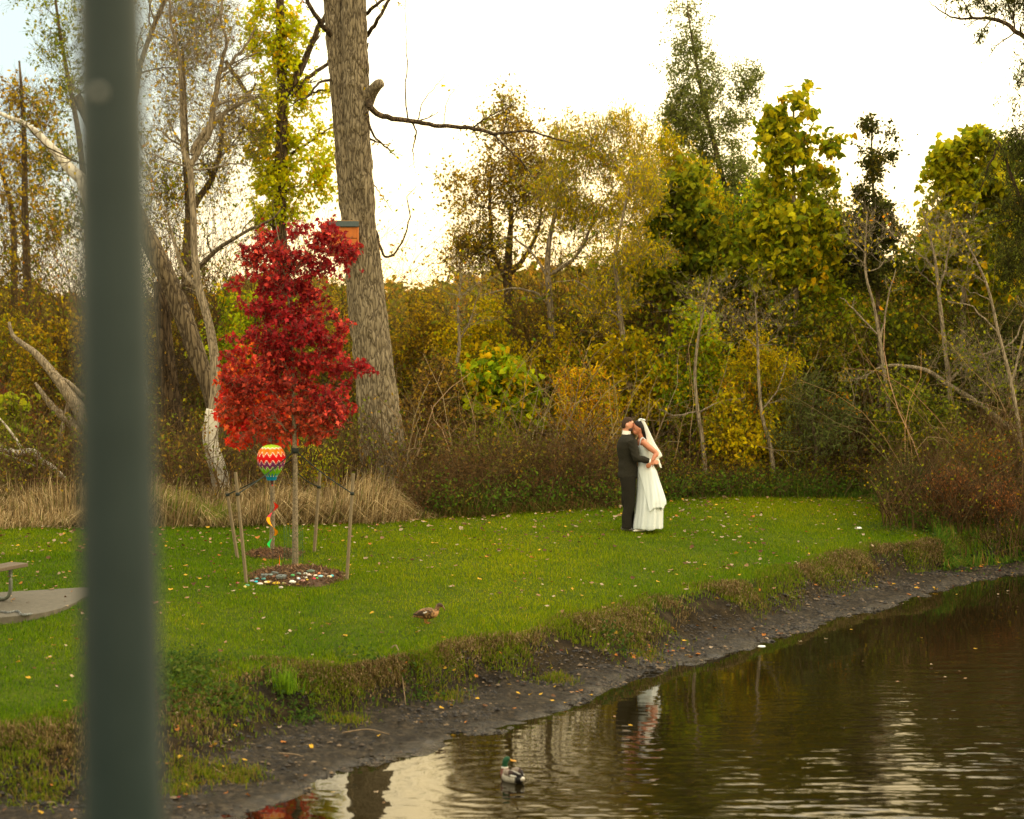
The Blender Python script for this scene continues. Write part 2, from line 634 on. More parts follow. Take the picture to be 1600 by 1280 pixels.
def plant(name, label, cat, Y, trunk, tw, ells=(), ncl=60, nleaf=3000, size=0.08, pal=None, tmpl=DIAMOND, seed=1,
          bark=None, leafm=None, twigs=6, twl=0.45, limbs=(), start=0.3, group=None, jitter=0.05, droop=0.3, upb=0.4,
          up=0.05, level2=4, shell=2.2, base_z=None, twr=0.4, clump=0.35, dY=0.0, part='crown', limb_twigs=6, rmin=0.0025, cs=0.9, gain=1.25):
    """trunk: [(px,py)...] bottom to top in photo pixels at depth Y; tw: widths in px"""
    rng = np.random.default_rng(seed)
    s = S(Y)
    pts = np.array([at(q[0], q[1], Y + (q[2] if len(q) > 2 else 0)) for q in trunk])
    if base_z is None:
        pts[0, 2] = terr(pts[0, 0], pts[0, 1]) - 0.1
    K0 = max(10, len(pts) * 5)
    T = resample(pts, K0)
    TR = np.interp(np.linspace(0, 1, K0), np.linspace(0, 1, len(tw)), tw) / s / 2
    root = empty(name, (pts[0, 0], pts[0, 1], pts[0, 2] + 0.1), label, cat, group)
    mb = MB()
    V, F = tubes(T[None], TR[None], 12 if max(tw) > 14 else 7)
    mb.add(V, F)
    allP = []
    for lb in limbs:      # explicit limbs: ([(px,py[,dY])...], [widths])
        lp = np.array([at(q[0], q[1], Y + (q[2] if len(q) > 2 else 0)) for q in lb[0]])
        k = max(8, len(lp) * 3)
        LP = resample(lp, k)
        LP[1:-1] += rng.normal(size=(k - 2, 3)) * 0.012
        LR = np.interp(np.linspace(0, 1, k), np.linspace(0, 1, len(lb[1])), lb[1]) / s / 2
        V, F = tubes(LP[None], LR[None], 8)
        mb.add(V, F)
        if len(lb) < 3 or lb[2]:
            g1, r1 = grow(rng, LP[None], LR[None], limb_twigs, 0.15, 1.0, 0.9, 0.3, 6, 0.18, up, 0.45, 0.3, rmin=rmin)
            g2, r2 = grow(rng, g1, r1, 4, 0.2, 1.0, 0.7, 0.45, 5, 0.15, up, 0.6, 0.4, rmin=rmin)
            for g, r in ((g1, r1), (g2, r2)):
                V, F = tubes(g, r, 4)
                mb.add(V, F)
            allP.append(g2)
    if len(ells):
        Cc = ell_pts(rng, ells, ncl, Y, shell)
        P, R = crown_branches(rng, T, TR, Cc, start)
        V, F = tubes(P, R, 5)
        mb.add(V, F)
        g1, r1 = grow(rng, P, R, twigs, 0.35, 1.0, 0.75, 0.4, 6, 0.15, up, 0.55, 0.35, absl=twl, rmin=rmin)
        V, F = tubes(g1, r1, 3)
        mb.add(V, F)
        g2, r2 = grow(rng, g1, r1, level2, 0.2, 1.0, 0.7, 0.5, 4, 0.15, up, 0.6, 0.5, rmin=rmin)
        V, F = tubes(g2, r2, 3)
        mb.add(V, F)
        allP.append(g2)
    mb.build('trunk', bark or M_BARK, root)
    if nleaf and pal and allP:
        pts_ = np.concatenate([q.reshape(-1, 3) for q in allP])
        pos = pts_[rng.integers(0, len(pts_), nleaf)] + rng.normal(size=(nleaf, 3)) * jitter
        V, F, Cx = leaves(rng, pos, size, pal, tmpl, upb, droop, seed=seed, clump=clump, cs=cs, gain=gain)
        MB().add(V, F, Cx).build(part, leafm or M_LEAF, root, smooth=False)
    return root


M_LEAF = attr_mat('leaf', rough=0.75, trans=0.55, spec=0.08)
M_REDLEAF = attr_mat('maple_leaf', rough=0.6, trans=0.3, spec=0.15)
M_BARK = bark_mat('twig_bark', lin(58, 48, 34), lin(120, 104, 78), scale=30)
M_BARKDARK = bark_mat('dark_bark', lin(42, 34, 24), lin(92, 76, 54), scale=14)
M_BARKBIG = bark_mat('furrowed_bark', lin(66, 56, 42), lin(134, 122, 98), scale=17, bump=0.6, stretch=(1, 1, 0.22), dist=0.03)
M_BARKGREY = bark_mat('grey_bark', lin(86, 76, 60), lin(150, 136, 112), scale=22, bump=0.5)
M_BARE = bark_mat('weathered_wood', lin(140, 130, 112), lin(205, 198, 180), scale=8, bump=0.3, stretch=(1, 1, 0.1))
M_BARKOLD = bark_mat('old_bark', lin(56, 46, 33), lin(112, 98, 74), scale=14, bump=0.8)
# ================================================================ terrain
def curve(pts, z):
    q = np.array([flat(a, b, z) for a, b in pts])
    o = np.argsort(q[:, 0])
    return q[o, 0], q[o, 1]


W_PX = [(-500, 1390), (-100, 1345), (200, 1315), (330, 1292), (430, 1262), (480, 1236), (527, 1212), (590, 1197), (660, 1180), (709, 1162), (758, 1148), (784, 1144), (869, 1119), (902, 1103), (953, 1076), (990, 1062), (1037, 1050), (1105, 1032), (1150, 1020), (1222, 998), (1301, 971), (1402, 944), (1473, 922), (1527, 907), (1600, 897), (1700, 886), (1900, 880)]
F_PX_ = [(-500, 1290), (-100, 1250), (120, 1245), (250, 1222), (340, 1190), (422, 1140), (464, 1127), (555, 1112), (625, 1096), (730, 1076), (790, 1071), (850, 1058), (919, 1045), (1004, 1022), (1105, 985), (1226, 954), (1301, 930), (1402, 898), (1473, 884), (1600, 877), (1900, 868)]
T_PX = [(-500, 1190), (-100, 1165), (80, 1135), (190, 1105), (254, 1078), (327, 1066), (422, 1052), (520, 1048), (590, 1039), (660, 1028), (695, 1014), (747, 1004), (800, 998), (869, 978), (987, 952), (1054, 929), (1139, 916), (1240, 888), (1312, 870), (1402, 853), (1473, 850), (1600, 852), (1900, 852)]
L_PX = [(-500, 832), (0, 830), (350, 826), (600, 822), (700, 812), (850, 803), (950, 796), (1050, 784), (1150, 776), (1300, 771), (1370, 773), (1420, 790), (1480, 815), (1540, 832), (1600, 838), (1900, 840)]
WX, WY = curve(W_PX, 0.0)
FX, FY = curve(F_PX_, 0.12)
TX, TY = curve(T_PX, RIM_Z)
LX, LY = curve(L_PX, LAWN_Z)


def yW(x):
    return np.interp(x, WX, WY) + 0.10 * vnoise(x * 1.7, x * 0, 3) + 0.04 * vnoise(x * 6, x * 0, 4)


def yF(x):
    return np.maximum(np.interp(x, FX, FY) + 0.16 * vnoise(x * 1.3, x * 0, 7) + 0.08 * vnoise(x * 4.1, x * 0, 8), yW(x) + 0.1)


def yT(x):
    return np.maximum(np.interp(x, TX, TY) + 0.22 * vnoise(x * 1.1, x * 0, 11) + 0.12 * vnoise(x * 3.3, x * 0, 12), yF(x) + 0.28)


def yL(x):
    return np.maximum(np.interp(x, LX, LY) + 0.12 * vnoise(x * 2, x * 0, 15), yT(x) + 0.3)


def terr(x, y):
    x = np.asarray(x, float)
    y = np.asarray(y, float)
    a, b, c = yW(x), yF(x), yT(x)
    z = np.where(y < a, -(a - y) * 0.22, 0.0)
    t = np.clip((y - a) / (b - a), 0, 1)
    z = np.where(y >= a, 0.12 * t, z)
    t = np.clip((y - b) / (c - b), 0, 1)
    z = np.where(y >= b, 0.12 + (RIM_Z - 0.12) * t ** 0.8, z)
    z = np.where(y >= c, RIM_Z + (LAWN_Z - RIM_Z) * (1 - np.exp(-(y - c) / 4.0)) / (1 - math.exp(-2.4)), z)
    # clods and hoof-soft mud, tussocky bank
    mud = np.clip((c - y) / 0.3, 0, 1) * np.clip((y - a + 0.5) / 0.5, 0, 1)
    z = z + mud * (0.030 * vnoise(x * 3.4, y * 4.4, 21) + 0.022 * vnoise(x * 7, y * 9, 22) + 0.010 * vnoise(x * 13, y * 14, 24))
    z = z + 0.025 * vnoise(x * 0.7, y * 0.7, 23) * np.clip((y - c) / 2, 0, 1)
    near = np.where(y < 4.5, 2.93, 2.93 - (y - 4.5) * 0.48)
    z = np.maximum(z, np.maximum(near, -0.9))
    return z


def gp(px, py):
    z = 0.6
    for _ in range(12):
        p = flat(px, py, z)
        z = 0.5 * z + 0.5 * float(terr(p[0], p[1]))
    p[2] = float(terr(p[0], p[1]))
    return p


def axis(lo, hi, step, far0, far1, n=26):
    mid = np.arange(lo, hi, step)
    a = lo - np.geomspace(step, lo - far0, n)[::-1]
    b = hi + np.geomspace(step, far1 - hi, n)
    return np.concatenate([a, mid, b])


gx = axis(-9.5, 13.5, 0.065, -1500, 1500)
gy = axis(15.0, 40.0, 0.065, -60, 2600)
X, Yg = np.meshgrid(gx, gy)
Z = terr(X, Yg)
mb = MB()
nx, ny = len(gx), len(gy)
V = np.stack([X, Yg, Z], -1).reshape(-1, 3)
ii = (np.arange(ny - 1)[:, None] * nx + np.arange(nx - 1)[None]).ravel()
# Col: r = lawn, g = wet mud, b = woodland floor
xx, yy = V[:, 0], V[:, 1]
nz = 0.18 * vnoise(xx * 2.3, yy * 2.3, 31) + 0.1 * vnoise(xx * 7, yy * 7, 32)
lawn = np.clip((yy - yT(xx) + nz) / 0.25 + 0.3, 0, 1) * np.clip((yL(xx) - yy + nz) / 0.3 + 0.5, 0, 1)
mudm = np.clip((yF(xx) - yy + nz) / 0.3 + 0.6, 0, 1)
wood = np.clip((yy - yL(xx) + nz) / 0.3 + 0.4, 0, 1)
wet = np.clip(1 - (yy - yW(xx)) / 0.55 + nz * 1.5, 0, 1)
wood = np.where(yy < yF(xx) + 0.2, wet, wood)      # blue also marks the wet strip at the water's edge
mb.add(V, np.stack([ii, ii + 1, ii + nx + 1, ii + nx], -1), np.stack([lawn, mudm, wood], -1))
mg, n, b = new_mat('lawn_mud_and_earth')
at_ = nd(n, 'Attribute', _attribute_name='Col')
sp = nd(n, 'SeparateColor')
n.links.new(at_.outputs[0], sp.inputs[0])
tco = nd(n, 'TexCoord')


def ramp(n, src, cols, scale, det=6.0, rough=0.65, lo=0.3, hi=0.7):
    no = nd(n, 'TexNoise', Scale=scale, Detail=det, Roughness=rough)
    n.links.new(src, no.inputs[0])
    r = nd(n, 'ValToRGB')
    for k, c in enumerate(cols):
        pos = lo + (hi - lo) * k / (len(cols) - 1)
        if k < 2:
            el = r.color_ramp.elements[k]
            el.position = pos
        else:
            el = r.color_ramp.elements.new(pos)
        el.color = (*c, 1)
    n.links.new(no.outputs[0], r.inputs[0])
    return r.outputs[0], no


def mixc(n, fac, a, b_):
    m = nd(n, 'Mix', _data_type='RGBA')
    n.links.new(fac, m.inputs[0])
    n.links.new(a, m.inputs[6])
    n.links.new(b_, m.inputs[7])
    return m.outputs[2]


cg, ng = ramp(n, tco.outputs['Object'], [(0.035, 0.060, 0.002), (0.065, 0.10, 0.002), (0.105, 0.14, 0.003)], 3.0)
cm, nm_ = ramp(n, tco.outputs['Object'], [(0.009, 0.0065, 0.0035), (0.023, 0.017, 0.009), (0.080, 0.060, 0.036)], 13.0, 8.0, 0.7, 0.36, 0.64)
ce, ne = ramp(n, tco.outputs['Object'], [(0.008, 0.0055, 0.003), (0.026, 0.018, 0.008), (0.06, 0.042, 0.018)], 6.0)
c1 = mixc(n, sp.outputs[0], ce, cg)
c2 = mixc(n, sp.outputs[1], c1, cm)
n.links.new(c2, b.inputs['Base Color'])
mr = nd(n, 'MapRange', i1=0.0, i2=1.0, i3=0.95, i4=0.55)
n.links.new(sp.outputs[1], mr.inputs[0])
rv = nd(n, 'Math', _operation='MULTIPLY_ADD')
n.links.new(nm_.outputs[0], rv.inputs[0])
rv.inputs[1].default_value = 0.35
rv2 = nd(n, 'Math', _operation='SUBTRACT')
n.links.new(mr.outputs[0], rv2.inputs[0])
rv2.inputs[1].default_value = 0.17
n.links.new(rv2.outputs[0], rv.inputs[2])
wm = nd(n, 'Math', _operation='MULTIPLY')
n.links.new(sp.outputs[1], wm.inputs[0])
n.links.new(sp.outputs[2], wm.inputs[1])
wm2 = nd(n, 'Math', _operation='MULTIPLY_ADD')
n.links.new(wm.outputs[0], wm2.inputs[0])
wm2.inputs[1].default_value = -0.34
n.links.new(rv.outputs[0], wm2.inputs[2])
n.links.new(wm2.outputs[0], b.inputs['Roughness'])
sm = nd(n, 'MapRange', i1=0.0, i2=1.0, i3=0.14, i4=0.55)
n.links.new(wm.outputs[0], sm.inputs[0])
n.links.new(sm.outputs[0], b.inputs['Specular IOR Level'])
bn = nd(n, 'TexNoise', Scale=9.0, Detail=9.0, Roughness=0.75)
n.links.new(tco.outputs['Object'], bn.inputs[0])
bm = nd(n, 'Bump', Strength=1.0, Distance=0.12)
n.links.new(bn.outputs[0], bm.inputs['Height'])
n.links.new(bm.outputs[0], b.inputs['Normal'])
g = mb.build('ground', mg)
tag(g, kind='structure')

# ---------------------------------------------------------------- pond water
DRAKE = flat(801, 1221, 0.0)
mw, n, b = new_mat('pond_water')
b.inputs['Base Color'].default_value = (0.008, 0.006, 0.002, 1)
b.inputs['Roughness'].default_value = 0.03
b.inputs['IOR'].default_value = 1.34
b.inputs['Specular IOR Level'].default_value = 0.5
tco = nd(n, 'TexCoord')


def wave_noise(scale, mscale, det=2.0, rot=0.0):
    mp_ = nd(n, 'Mapping', Scale=mscale, Rotation=(0, 0, rot))
    n.links.new(tco.outputs['Object'], mp_.inputs[0])
    no = nd(n, 'TexNoise', Scale=scale, Detail=det, Roughness=0.5)
    n.links.new(mp_.outputs[0], no.inputs[0])
    return no.outputs[0]


def mth(op, a, b_=None, c=None):
    m = nd(n, 'Math', _operation=op)
    for k, v in enumerate((a, b_, c)):
        if v is None:
            continue
        if isinstance(v, (int, float)):
            m.inputs[k].default_value = v
        else:
            n.links.new(v, m.inputs[k])
    return m.outputs[0]


h1 = wave_noise(5.2, (0.30, 1.0, 1.0), 1.3, 0.07)
h2 = wave_noise(10.0, (0.45, 1.0, 1.0), 1.0, -0.10)
h3 = wave_noise(0.5, (1.0, 1.0, 1.0), 2.0)
# calm near the bank, rippled out in the pond; patches of breeze
sepx = nd(n, 'SeparateXYZ')
n.links.new(tco.outputs['Object'], sepx.inputs[0])
dline = mth('MULTIPLY_ADD', sepx.outputs[0], 1.28, 0.0)         # the bank runs roughly y = 19.6 + 1.28 x
dd = mth('SUBTRACT', mth('ADD', dline, 19.9), sepx.outputs[1])
calm = nd(n, 'MapRange', i1=0.0, i2=7.0, i3=0.05, i4=1.9)
n.links.new(dd, calm.inputs[0])
patch = nd(n, 'MapRange', i1=0.38, i2=0.62, i3=0.40, i4=1.25)
n.links.new(h3, patch.inputs[0])
amp = mth('MULTIPLY', calm.outputs[0], patch.outputs[0])
hh = mth('ADD', mth('MULTIPLY', h1, 0.0165), mth('MULTIPLY', h2, 0.0050))
hh = mth('MULTIPLY', hh, amp)
# ring ripples spreading from the swimming drake
rx = mth('SUBTRACT', sepx.outputs[0], float(DRAKE[0]))
ry = mth('SUBTRACT', sepx.outputs[1], float(DRAKE[1]))
rr = mth('SQRT', mth('ADD', mth('MULTIPLY', rx, rx), mth('MULTIPLY', ry, ry)))
ring = mth('SINE', mth('MULTIPLY', mth('ADD', rr, mth('MULTIPLY', h1, 0.25)), 26.0))
fall = mth('POWER', 2.718, mth('MULTIPLY', rr, -0.55))
hh = mth('ADD', hh, mth('MULTIPLY', mth('MULTIPLY', ring, fall), 0.0007))
bm = nd(n, 'Bump', Strength=1.0, Distance=1.0)
n.links.new(hh, bm.inputs['Height'])
n.links.new(bm.outputs[0], b.inputs['Normal'])
mb = MB()
mb.add([(-150, -30, 0), (150, -30, 0), (150, 90, 0), (-150, 90, 0)], [(0, 1, 2, 3)])
wt = mb.build('pond_water', mw, smooth=False)
tag(wt, kind='structure')

# ---------------------------------------------------------------- grass
M_GRASS = attr_mat('grass_blade', rough=0.8, trans=0.35, spec=0.06)


def blades(rng, x, y, z, h, wd, lean, pal, leandir=None, seg=1):
    """triangular blades with a bend; returns V,F,C"""
    m = len(x)
    az = rng.uniform(0, 2 * pi, m)
    if leandir is None:
        la = rng.uniform(0, 2 * pi, m)
    else:
        la = leandir + rng.normal(size=m) * 0.5
    ln = np.abs(rng.normal(size=m)) * lean
    base = np.stack([x, y, z], -1)
    side = np.stack([np.cos(az), np.sin(az), np.zeros(m)], -1) * (wd * rng.uniform(0.6, 1.3, m))[:, None] / 2
    ld = np.stack([np.cos(la), np.sin(la), np.zeros(m)], -1)
    up_ = np.array((0, 0, 1.0))
    cols = np.array([c for c, _ in pal])
    wts = np.array([q for _, q in pal], float)
    ci = rng.choice(len(cols), m, p=wts / wts.sum())
    c = cols[ci] * rng.uniform(0.7, 1.3, (m, 1))
    if seg == 1:
        tip = base + up_ * (h / np.sqrt(1 + ln ** 2))[:, None] + ld * (h * ln / np.sqrt(1 + ln ** 2))[:, None]
        V = np.stack([base - side, base + side, tip], 1)
        F = np.arange(m * 3).reshape(-1, 3)
        return V.reshape(-1, 3), F, np.repeat(c, 3, 0)
    mid = base + up_ * (h * 0.6 / np.sqrt(1 + (0.45 * ln) ** 2))[:, None] + ld * (h * np.minimum(ln, 2.2) * 0.27)[:, None]
    dz = np.clip(0.35 - 0.5 * ln, -0.35, 0.35)
    tip = mid + up_ * (h * dz)[:, None] + ld * (h * np.minimum(ln, 0.8) * 0.6)[:, None]
    V = np.stack([base - side, base + side, mid + side * 0.8, mid - side * 0.8, tip], 1)
    k = np.arange(m)[:, None] * 5
    mbF = [k + np.array([[0, 1, 2, 3]]), k + np.array([[3, 2, 4]])]
    return V.reshape(-1, 3), mbF, np.repeat(c, 5, 0)


rng = np.random.default_rng(5)
xs = rng.uniform(-9.3, 10.5, 900000)
ys = rng.uniform(17.5, 38.8, 900000)
a, c = yT(xs), yL(xs)
PADPX = [(-420, 948), (-250, 938), (-100, 931), (0, 925.5), (70, 921.5), (125, 918), (150, 917.5), (152, 922), (145, 928), (129, 934), (117, 942), (94, 951), (70, 957), (45, 961), (0, 965), (-100, 974), (-250, 990), (-420, 1008)]
_z = float(np.median([gp(a_, b_)[2] for a_, b_ in ((0, 930), (60, 940), (100, 930))])) + 0.035
PADXY = np.array([flat(a_, b_, _z)[:2] for a_, b_ in PADPX])
inside = np.zeros(len(xs), bool)
for i in range(len(PADXY)):
    (x1, y1), (x2, y2) = PADXY[i], PADXY[(i + 1) % len(PADXY)]
    inside ^= ((y1 > ys) != (y2 > ys)) & (xs < (x2 - x1) * (ys - y1) / (y2 - y1 + 1e-12) + x1)
vis = ~inside & (np.abs(xs) < 0.262 * ys) & (ys > a - 0.15 + 0.2 * rng.normal(size=len(xs))) & (ys < c + 0.3)
keep = vis & (rng.uniform(0, 1, len(xs)) < 0.95)
xs, ys = xs[keep], ys[keep]
zs = terr(xs, ys)
mown = np.clip((ys - yT(xs)) / 1.2, 0.0, 1)
h = (0.038 + 0.014 * vnoise(xs * 1.5, ys * 1.5, 40) + 0.035 * (1 - mown) + 0.03 * np.clip(0.4 - (yL(xs) - ys), 0, 1)) * rng.uniform(0.6, 1.35, len(xs))
# colour drifts in broad patches, yellower where thin
pt = 0.5 + 0.75 * vnoise(xs * 0.45, ys * 0.3, 41)[:, None] + 0.25 * vnoise(xs * 2.1, ys * 2.1, 42)[:, None] + 0.035 * xs[:, None]
V, F, Cc = blades(rng, xs, ys, zs, h, 0.0095, 0.6, [((0.128, 0.205, 0.002), 5), ((0.178, 0.245, 0.003), 4), ((0.066, 0.128, 0.002), 3), ((0.26, 0.26, 0.015), 0.8)])
pv = np.repeat(np.clip(pt, 0, 1), 3, axis=0)
Cc = Cc * (np.array((0.66, 0.82, 0.9)) * (1 - pv) + np.array((1.50, 1.22, 1.0)) * pv)
gr = MB().add(V, F, Cc).build('grass', M_GRASS, smooth=False)
tag(gr, 'short bright green mown grass covering the park lawn', 'grass', kind='stuff')

# dry hanging tussocks and weeds along the eroded bank
rng = np.random.default_rng(9)
mb = MB()
m = 85000
xs = rng.uniform(-5.5, 9.5, m)
fr = np.clip(rng.normal(0.75, 0.28, m), -0.1, 1.25)
ys = yF(xs) * (1 - fr) + yT(xs) * fr
dens = 0.22 + 0.75 * vnoise(xs * 1.1, ys * 1.4, 51) + 0.45 * vnoise(xs * 3.1, ys * 3.6, 53) + np.where(fr > 0.75, 0.22, -0.05)
k = rng.uniform(0, 1, m) < dens
xs, ys, fr = xs[k], ys[k], fr[k]
hh_ = 0.056 * rng.uniform(0.5, 1.6, len(xs)) * (1 + 0.6 * vnoise(xs * 2, ys * 2, 52))
V, F, Cc = blades(rng, xs, ys, terr(xs, ys), hh_, 0.011, 1.1, [((0.20, 0.14, 0.055), 4), ((0.10, 0.068, 0.026), 4), ((0.10, 0.10, 0.012), 1.6), ((0.30, 0.22, 0.11), 2)], leandir=-pi / 2 + 0.4, seg=2)
mb.add(V, F, Cc)
m = 46000
xs = rng.uniform(-5.5, 9.5, m)
fr = np.clip(rng.normal(0.8, 0.42, m), -0.6, 1.4)
ys = yF(xs) * (1 - fr) + yT(xs) * fr
k = vnoise(xs * 1.3, ys * 1.3, 55) > -0.05
xs, ys = xs[k], ys[k]
V, F, Cc = blades(rng, xs, ys, terr(xs, ys), 0.052 * rng.uniform(0.5, 1.8, len(xs)), 0.011, 0.8, [((0.10, 0.15, 0.006), 4), ((0.15, 0.18, 0.01), 3), ((0.14, 0.11, 0.03), 2)], seg=2)
mb.add(V, F, Cc)
# grassy hummocks left standing on the mud at lower left
for (px, py, rpx, cnt) in ((300, 1205, 70, 900), (370, 1212, 50, 600), (270, 1235, 50, 400), (60, 1230, 70, 700), (540, 1128, 40, 350), (700, 1092, 40, 300), (870, 1060, 40, 350), (1010, 1022, 40, 350)):
    c0 = gp(px, py)
    r = rpx / S(c0[1])
    q = rng.normal(size=(cnt, 2)) * 0.42 * r
    xs, ys = c0[0] + q[:, 0], c0[1] + q[:, 1]
    V, F, Cc = blades(rng, xs, ys, terr(xs, ys), 0.06 * rng.uniform(0.5, 1.8, len(xs)), 0.010, 0.9, [((0.10, 0.14, 0.006), 4), ((0.15, 0.16, 0.01), 3), ((0.18, 0.13, 0.04), 3)], seg=2)
    mb.add(V, F, Cc)
o = mb.build('bank_grass', M_GRASS, smooth=False)
tag(o, 'dry drooping grass and green tufts along the eroded pond bank', 'bank grass', kind='stuff')

# low ivy-like weeds at the bank top, near the post
rng = np.random.default_rng(12)
mb = MB()
for (px, py, rpx, cnt) in ((285, 1062, 60, 650), (350, 1100, 55, 400), (250, 1100, 50, 400), (440, 1075, 45, 200), (560, 1075, 60, 200), (300, 1040, 60, 400), (470, 1100, 40, 200), (650, 1085, 30, 120), (960, 1000, 30, 150), (1480, 842, 60, 500), (1400, 830, 50, 400), (1560, 838, 40, 300)):
    c0 = gp(px, py)
    r = rpx / S(c0[1])
    q = rng.normal(size=(cnt, 2)) * 0.5 * r
    xx_, yy_ = c0[0] + q[:, 0], c0[1] + q[:, 1] * 1.3
    p = np.stack([xx_, yy_, terr(xx_, yy_) + rng.uniform(0.01, 0.10, cnt)], -1)
    V, F, Cx = leaves(rng, p, 0.05, [((0.04, 0.075, 0.012), 4), ((0.07, 0.11, 0.014), 3), ((0.11, 0.12, 0.03), 1.5)], DIAMOND, 0.9, 0.1)
    mb.add(V, F, Cx)
o = mb.build('ground_ivy', M_LEAF, smooth=False)
tag(o, 'low green leafy weeds creeping over the top of the bank', 'weeds', kind='stuff')
# a clump of long green sedge on the bank edge
rng = np.random.default_rng(14)
c0 = gp(447, 1082)
m = 150
V, F, Cc = blades(rng, c0[0] + rng.normal(size=m) * 0.07, c0[1] + rng.normal(size=m) * 0.07, np.full(m, c0[2]), rng.uniform(0.18, 0.42, m), 0.009, 0.5, [((0.16, 0.27, 0.01), 3), ((0.09, 0.18, 0.01), 2)], seg=2)
o = MB().add(V, F, Cc).build('sedge_clump', M_GRASS, origin=tuple(c0), smooth=False)
tag(o, 'clump of long arching bright green grass on the edge of the eroded bank', 'grass clump')

# clods, rotted leaf scraps and bits of root on the mud
rng = np.random.default_rng(17)
mb = MB()
m = 30000
xs = rng.uniform(-5.5, 9.3, m)
fr = rng.uniform(-0.05, 1.25, m)
ys = yW(xs) * (1 - fr) + yF(xs) * fr
k = (rng.uniform(0, 1, m) < 0.35 + 0.75 * vnoise(xs * 2.2, ys * 3.0, 57) + 0.25 * fr)
xs, ys = xs[k], ys[k]
m = len(xs)
sz = np.abs(rng.normal(size=m)) * 0.012 + 0.006
oc = np.array([(1, 0, 0), (0.3, 0.9, 0), (-0.8, 0.5, 0), (-0.6, -0.7, 0), (0.5, -0.8, 0), (0.1, 0.1, 0.5)])
jit = 1 + rng.uniform(-0.4, 0.4, (m, 6, 3))
V = np.stack([xs, ys, terr(xs, ys)], -1)[:, None, :] + oc[None] * jit * sz[:, None, None]
of = np.array([(0, 1, 5), (1, 2, 5), (2, 3, 5), (3, 4, 5), (4, 0, 5)])
F = (np.arange(m)[:, None, None] * 6 + of[None]).reshape(-1, 3)
cc = np.array([(0.008, 0.0055, 0.003), (0.016, 0.011, 0.006), (0.045, 0.030, 0.016), (0.12, 0.08, 0.04)])[rng.choice(4, m, p=[.4, .3, .2, .1])]
mb.add(V.reshape(-1, 3), F, np.repeat(cc, 6, 0))
o = mb.build('mud_clods', attr_mat('clod', rough=0.6, spec=0.3), smooth=False)
tag(o, 'dark clods and rotted scraps strewn over the wet mud', 'mud debris', kind='stuff')
# ================================================================ big trees and shrubs
Yl = lin
PAL_YEL = [(lin(196, 172, 14), 4), (lin(170, 148, 16), 3), (lin(134, 138, 20), 3), (lin(186, 124, 20), 1.2)]
PAL_YGR = [(lin(178, 184, 22), 4), (lin(142, 160, 22), 4), (lin(196, 164, 16), 2), (lin(96, 122, 24), 2)]
PAL_OCH = [(lin(160, 132, 30), 4), (lin(182, 152, 28), 3), (lin(120, 100, 40), 3), (lin(132, 132, 30), 3)]
PAL_BRN = [(lin(128, 98, 52), 4), (lin(100, 78, 42), 3), (lin(160, 128, 40), 3), (lin(112, 112, 40), 3)]
PAL_OLV = [(lin(112, 122, 32), 4), (lin(88, 100, 30), 3), (lin(142, 142, 28), 3), (lin(170, 144, 24), 2)]
PAL_GRN = [(lin(112, 120, 22), 4), (lin(140, 140, 22), 3), (lin(80, 92, 22), 3), (lin(182, 152, 18), 2)]
PAL_CAT = [(lin(146, 148, 22), 4), (lin(176, 166, 22), 3), (lin(106, 118, 22), 3), (lin(196, 156, 18), 1.5)]
PAL_GRG = [(lin(120, 126, 58), 4), (lin(98, 106, 48), 4), (lin(148, 146, 66), 2)]
PAL_DRK = [(lin(74, 76, 28), 4), (lin(56, 60, 26), 3), (lin(104, 94, 28), 2)]
PAL_RED = [(lin(160, 34, 36), 5), (lin(130, 26, 32), 4), (lin(192, 62, 48), 3), (lin(214, 84, 66), .7), (lin(104, 18, 28), 2)]
PAL_RDO = [(lin(206, 62, 28), 4), (lin(188, 40, 32), 3), (lin(200, 96, 30), 3), (lin(150, 44, 30), 2)]

# the great furrowed trunk with two fused stems
Yb = 37.5
s = S(Yb)
tb = [at(*q, Yb) for q in ((606, 768), (598, 690), (588, 600), (577, 500), (566, 400), (553, 290), (543, 200), (533, 100), (523, 0), (505, -160), (480, -420))]
tb[0][2] = float(terr(tb[0][0], Yb)) - 0.1
wb = np.array((84, 67, 60, 57, 53, 47, 42, 37, 33, 28, 20)) / s / 2
root = empty('cottonwood_tree', (tb[0][0], Yb, tb[0][2] + 0.1), 'massive leaning tree with deeply furrowed grey bark and an orange box nailed on', 'tree')
k = 420
NS = 150
P = resample(tb, k)
R = np.interp(np.linspace(0, 1, k), np.linspace(0, 1, len(wb)), wb)
V, F = tubes(P[None], R[None], NS)
th = np.tile(np.arange(NS), k)
kk = np.repeat(np.arange(k), NS)
ctr = P[kk]
off = V - ctr
ta = th / NS * 2 * pi
zz_ = kk * 0.047


def furrow(ta, zz_, Rm, sd, per=0.11):
    """ridged bark: long interlacing vertical plates, periodic round the stem; result in metres"""
    nn = np.round(2 * pi * Rm / per)
    wv_ = 0.7 * vnoise(np.cos(ta) * 2.5, np.sin(ta) * 2.5, sd, zz_ * 1.6) + 0.35 * vnoise(np.cos(ta) * 7, np.sin(ta) * 7, sd + 1, zz_ * 4.5)
    g = np.abs(np.sin((ta * nn / 2 + wv_ * 3.2)))
    br_ = vnoise(np.cos(ta) * nn / 7, np.sin(ta) * nn / 7, sd + 2, zz_ * 3.2)
    return 0.046 * (g ** 0.5 - 0.6) + 0.022 * br_ + 0.006 * vnoise(np.cos(ta) * nn / 2, np.sin(ta) * nn / 2, sd + 3, zz_ * 11)


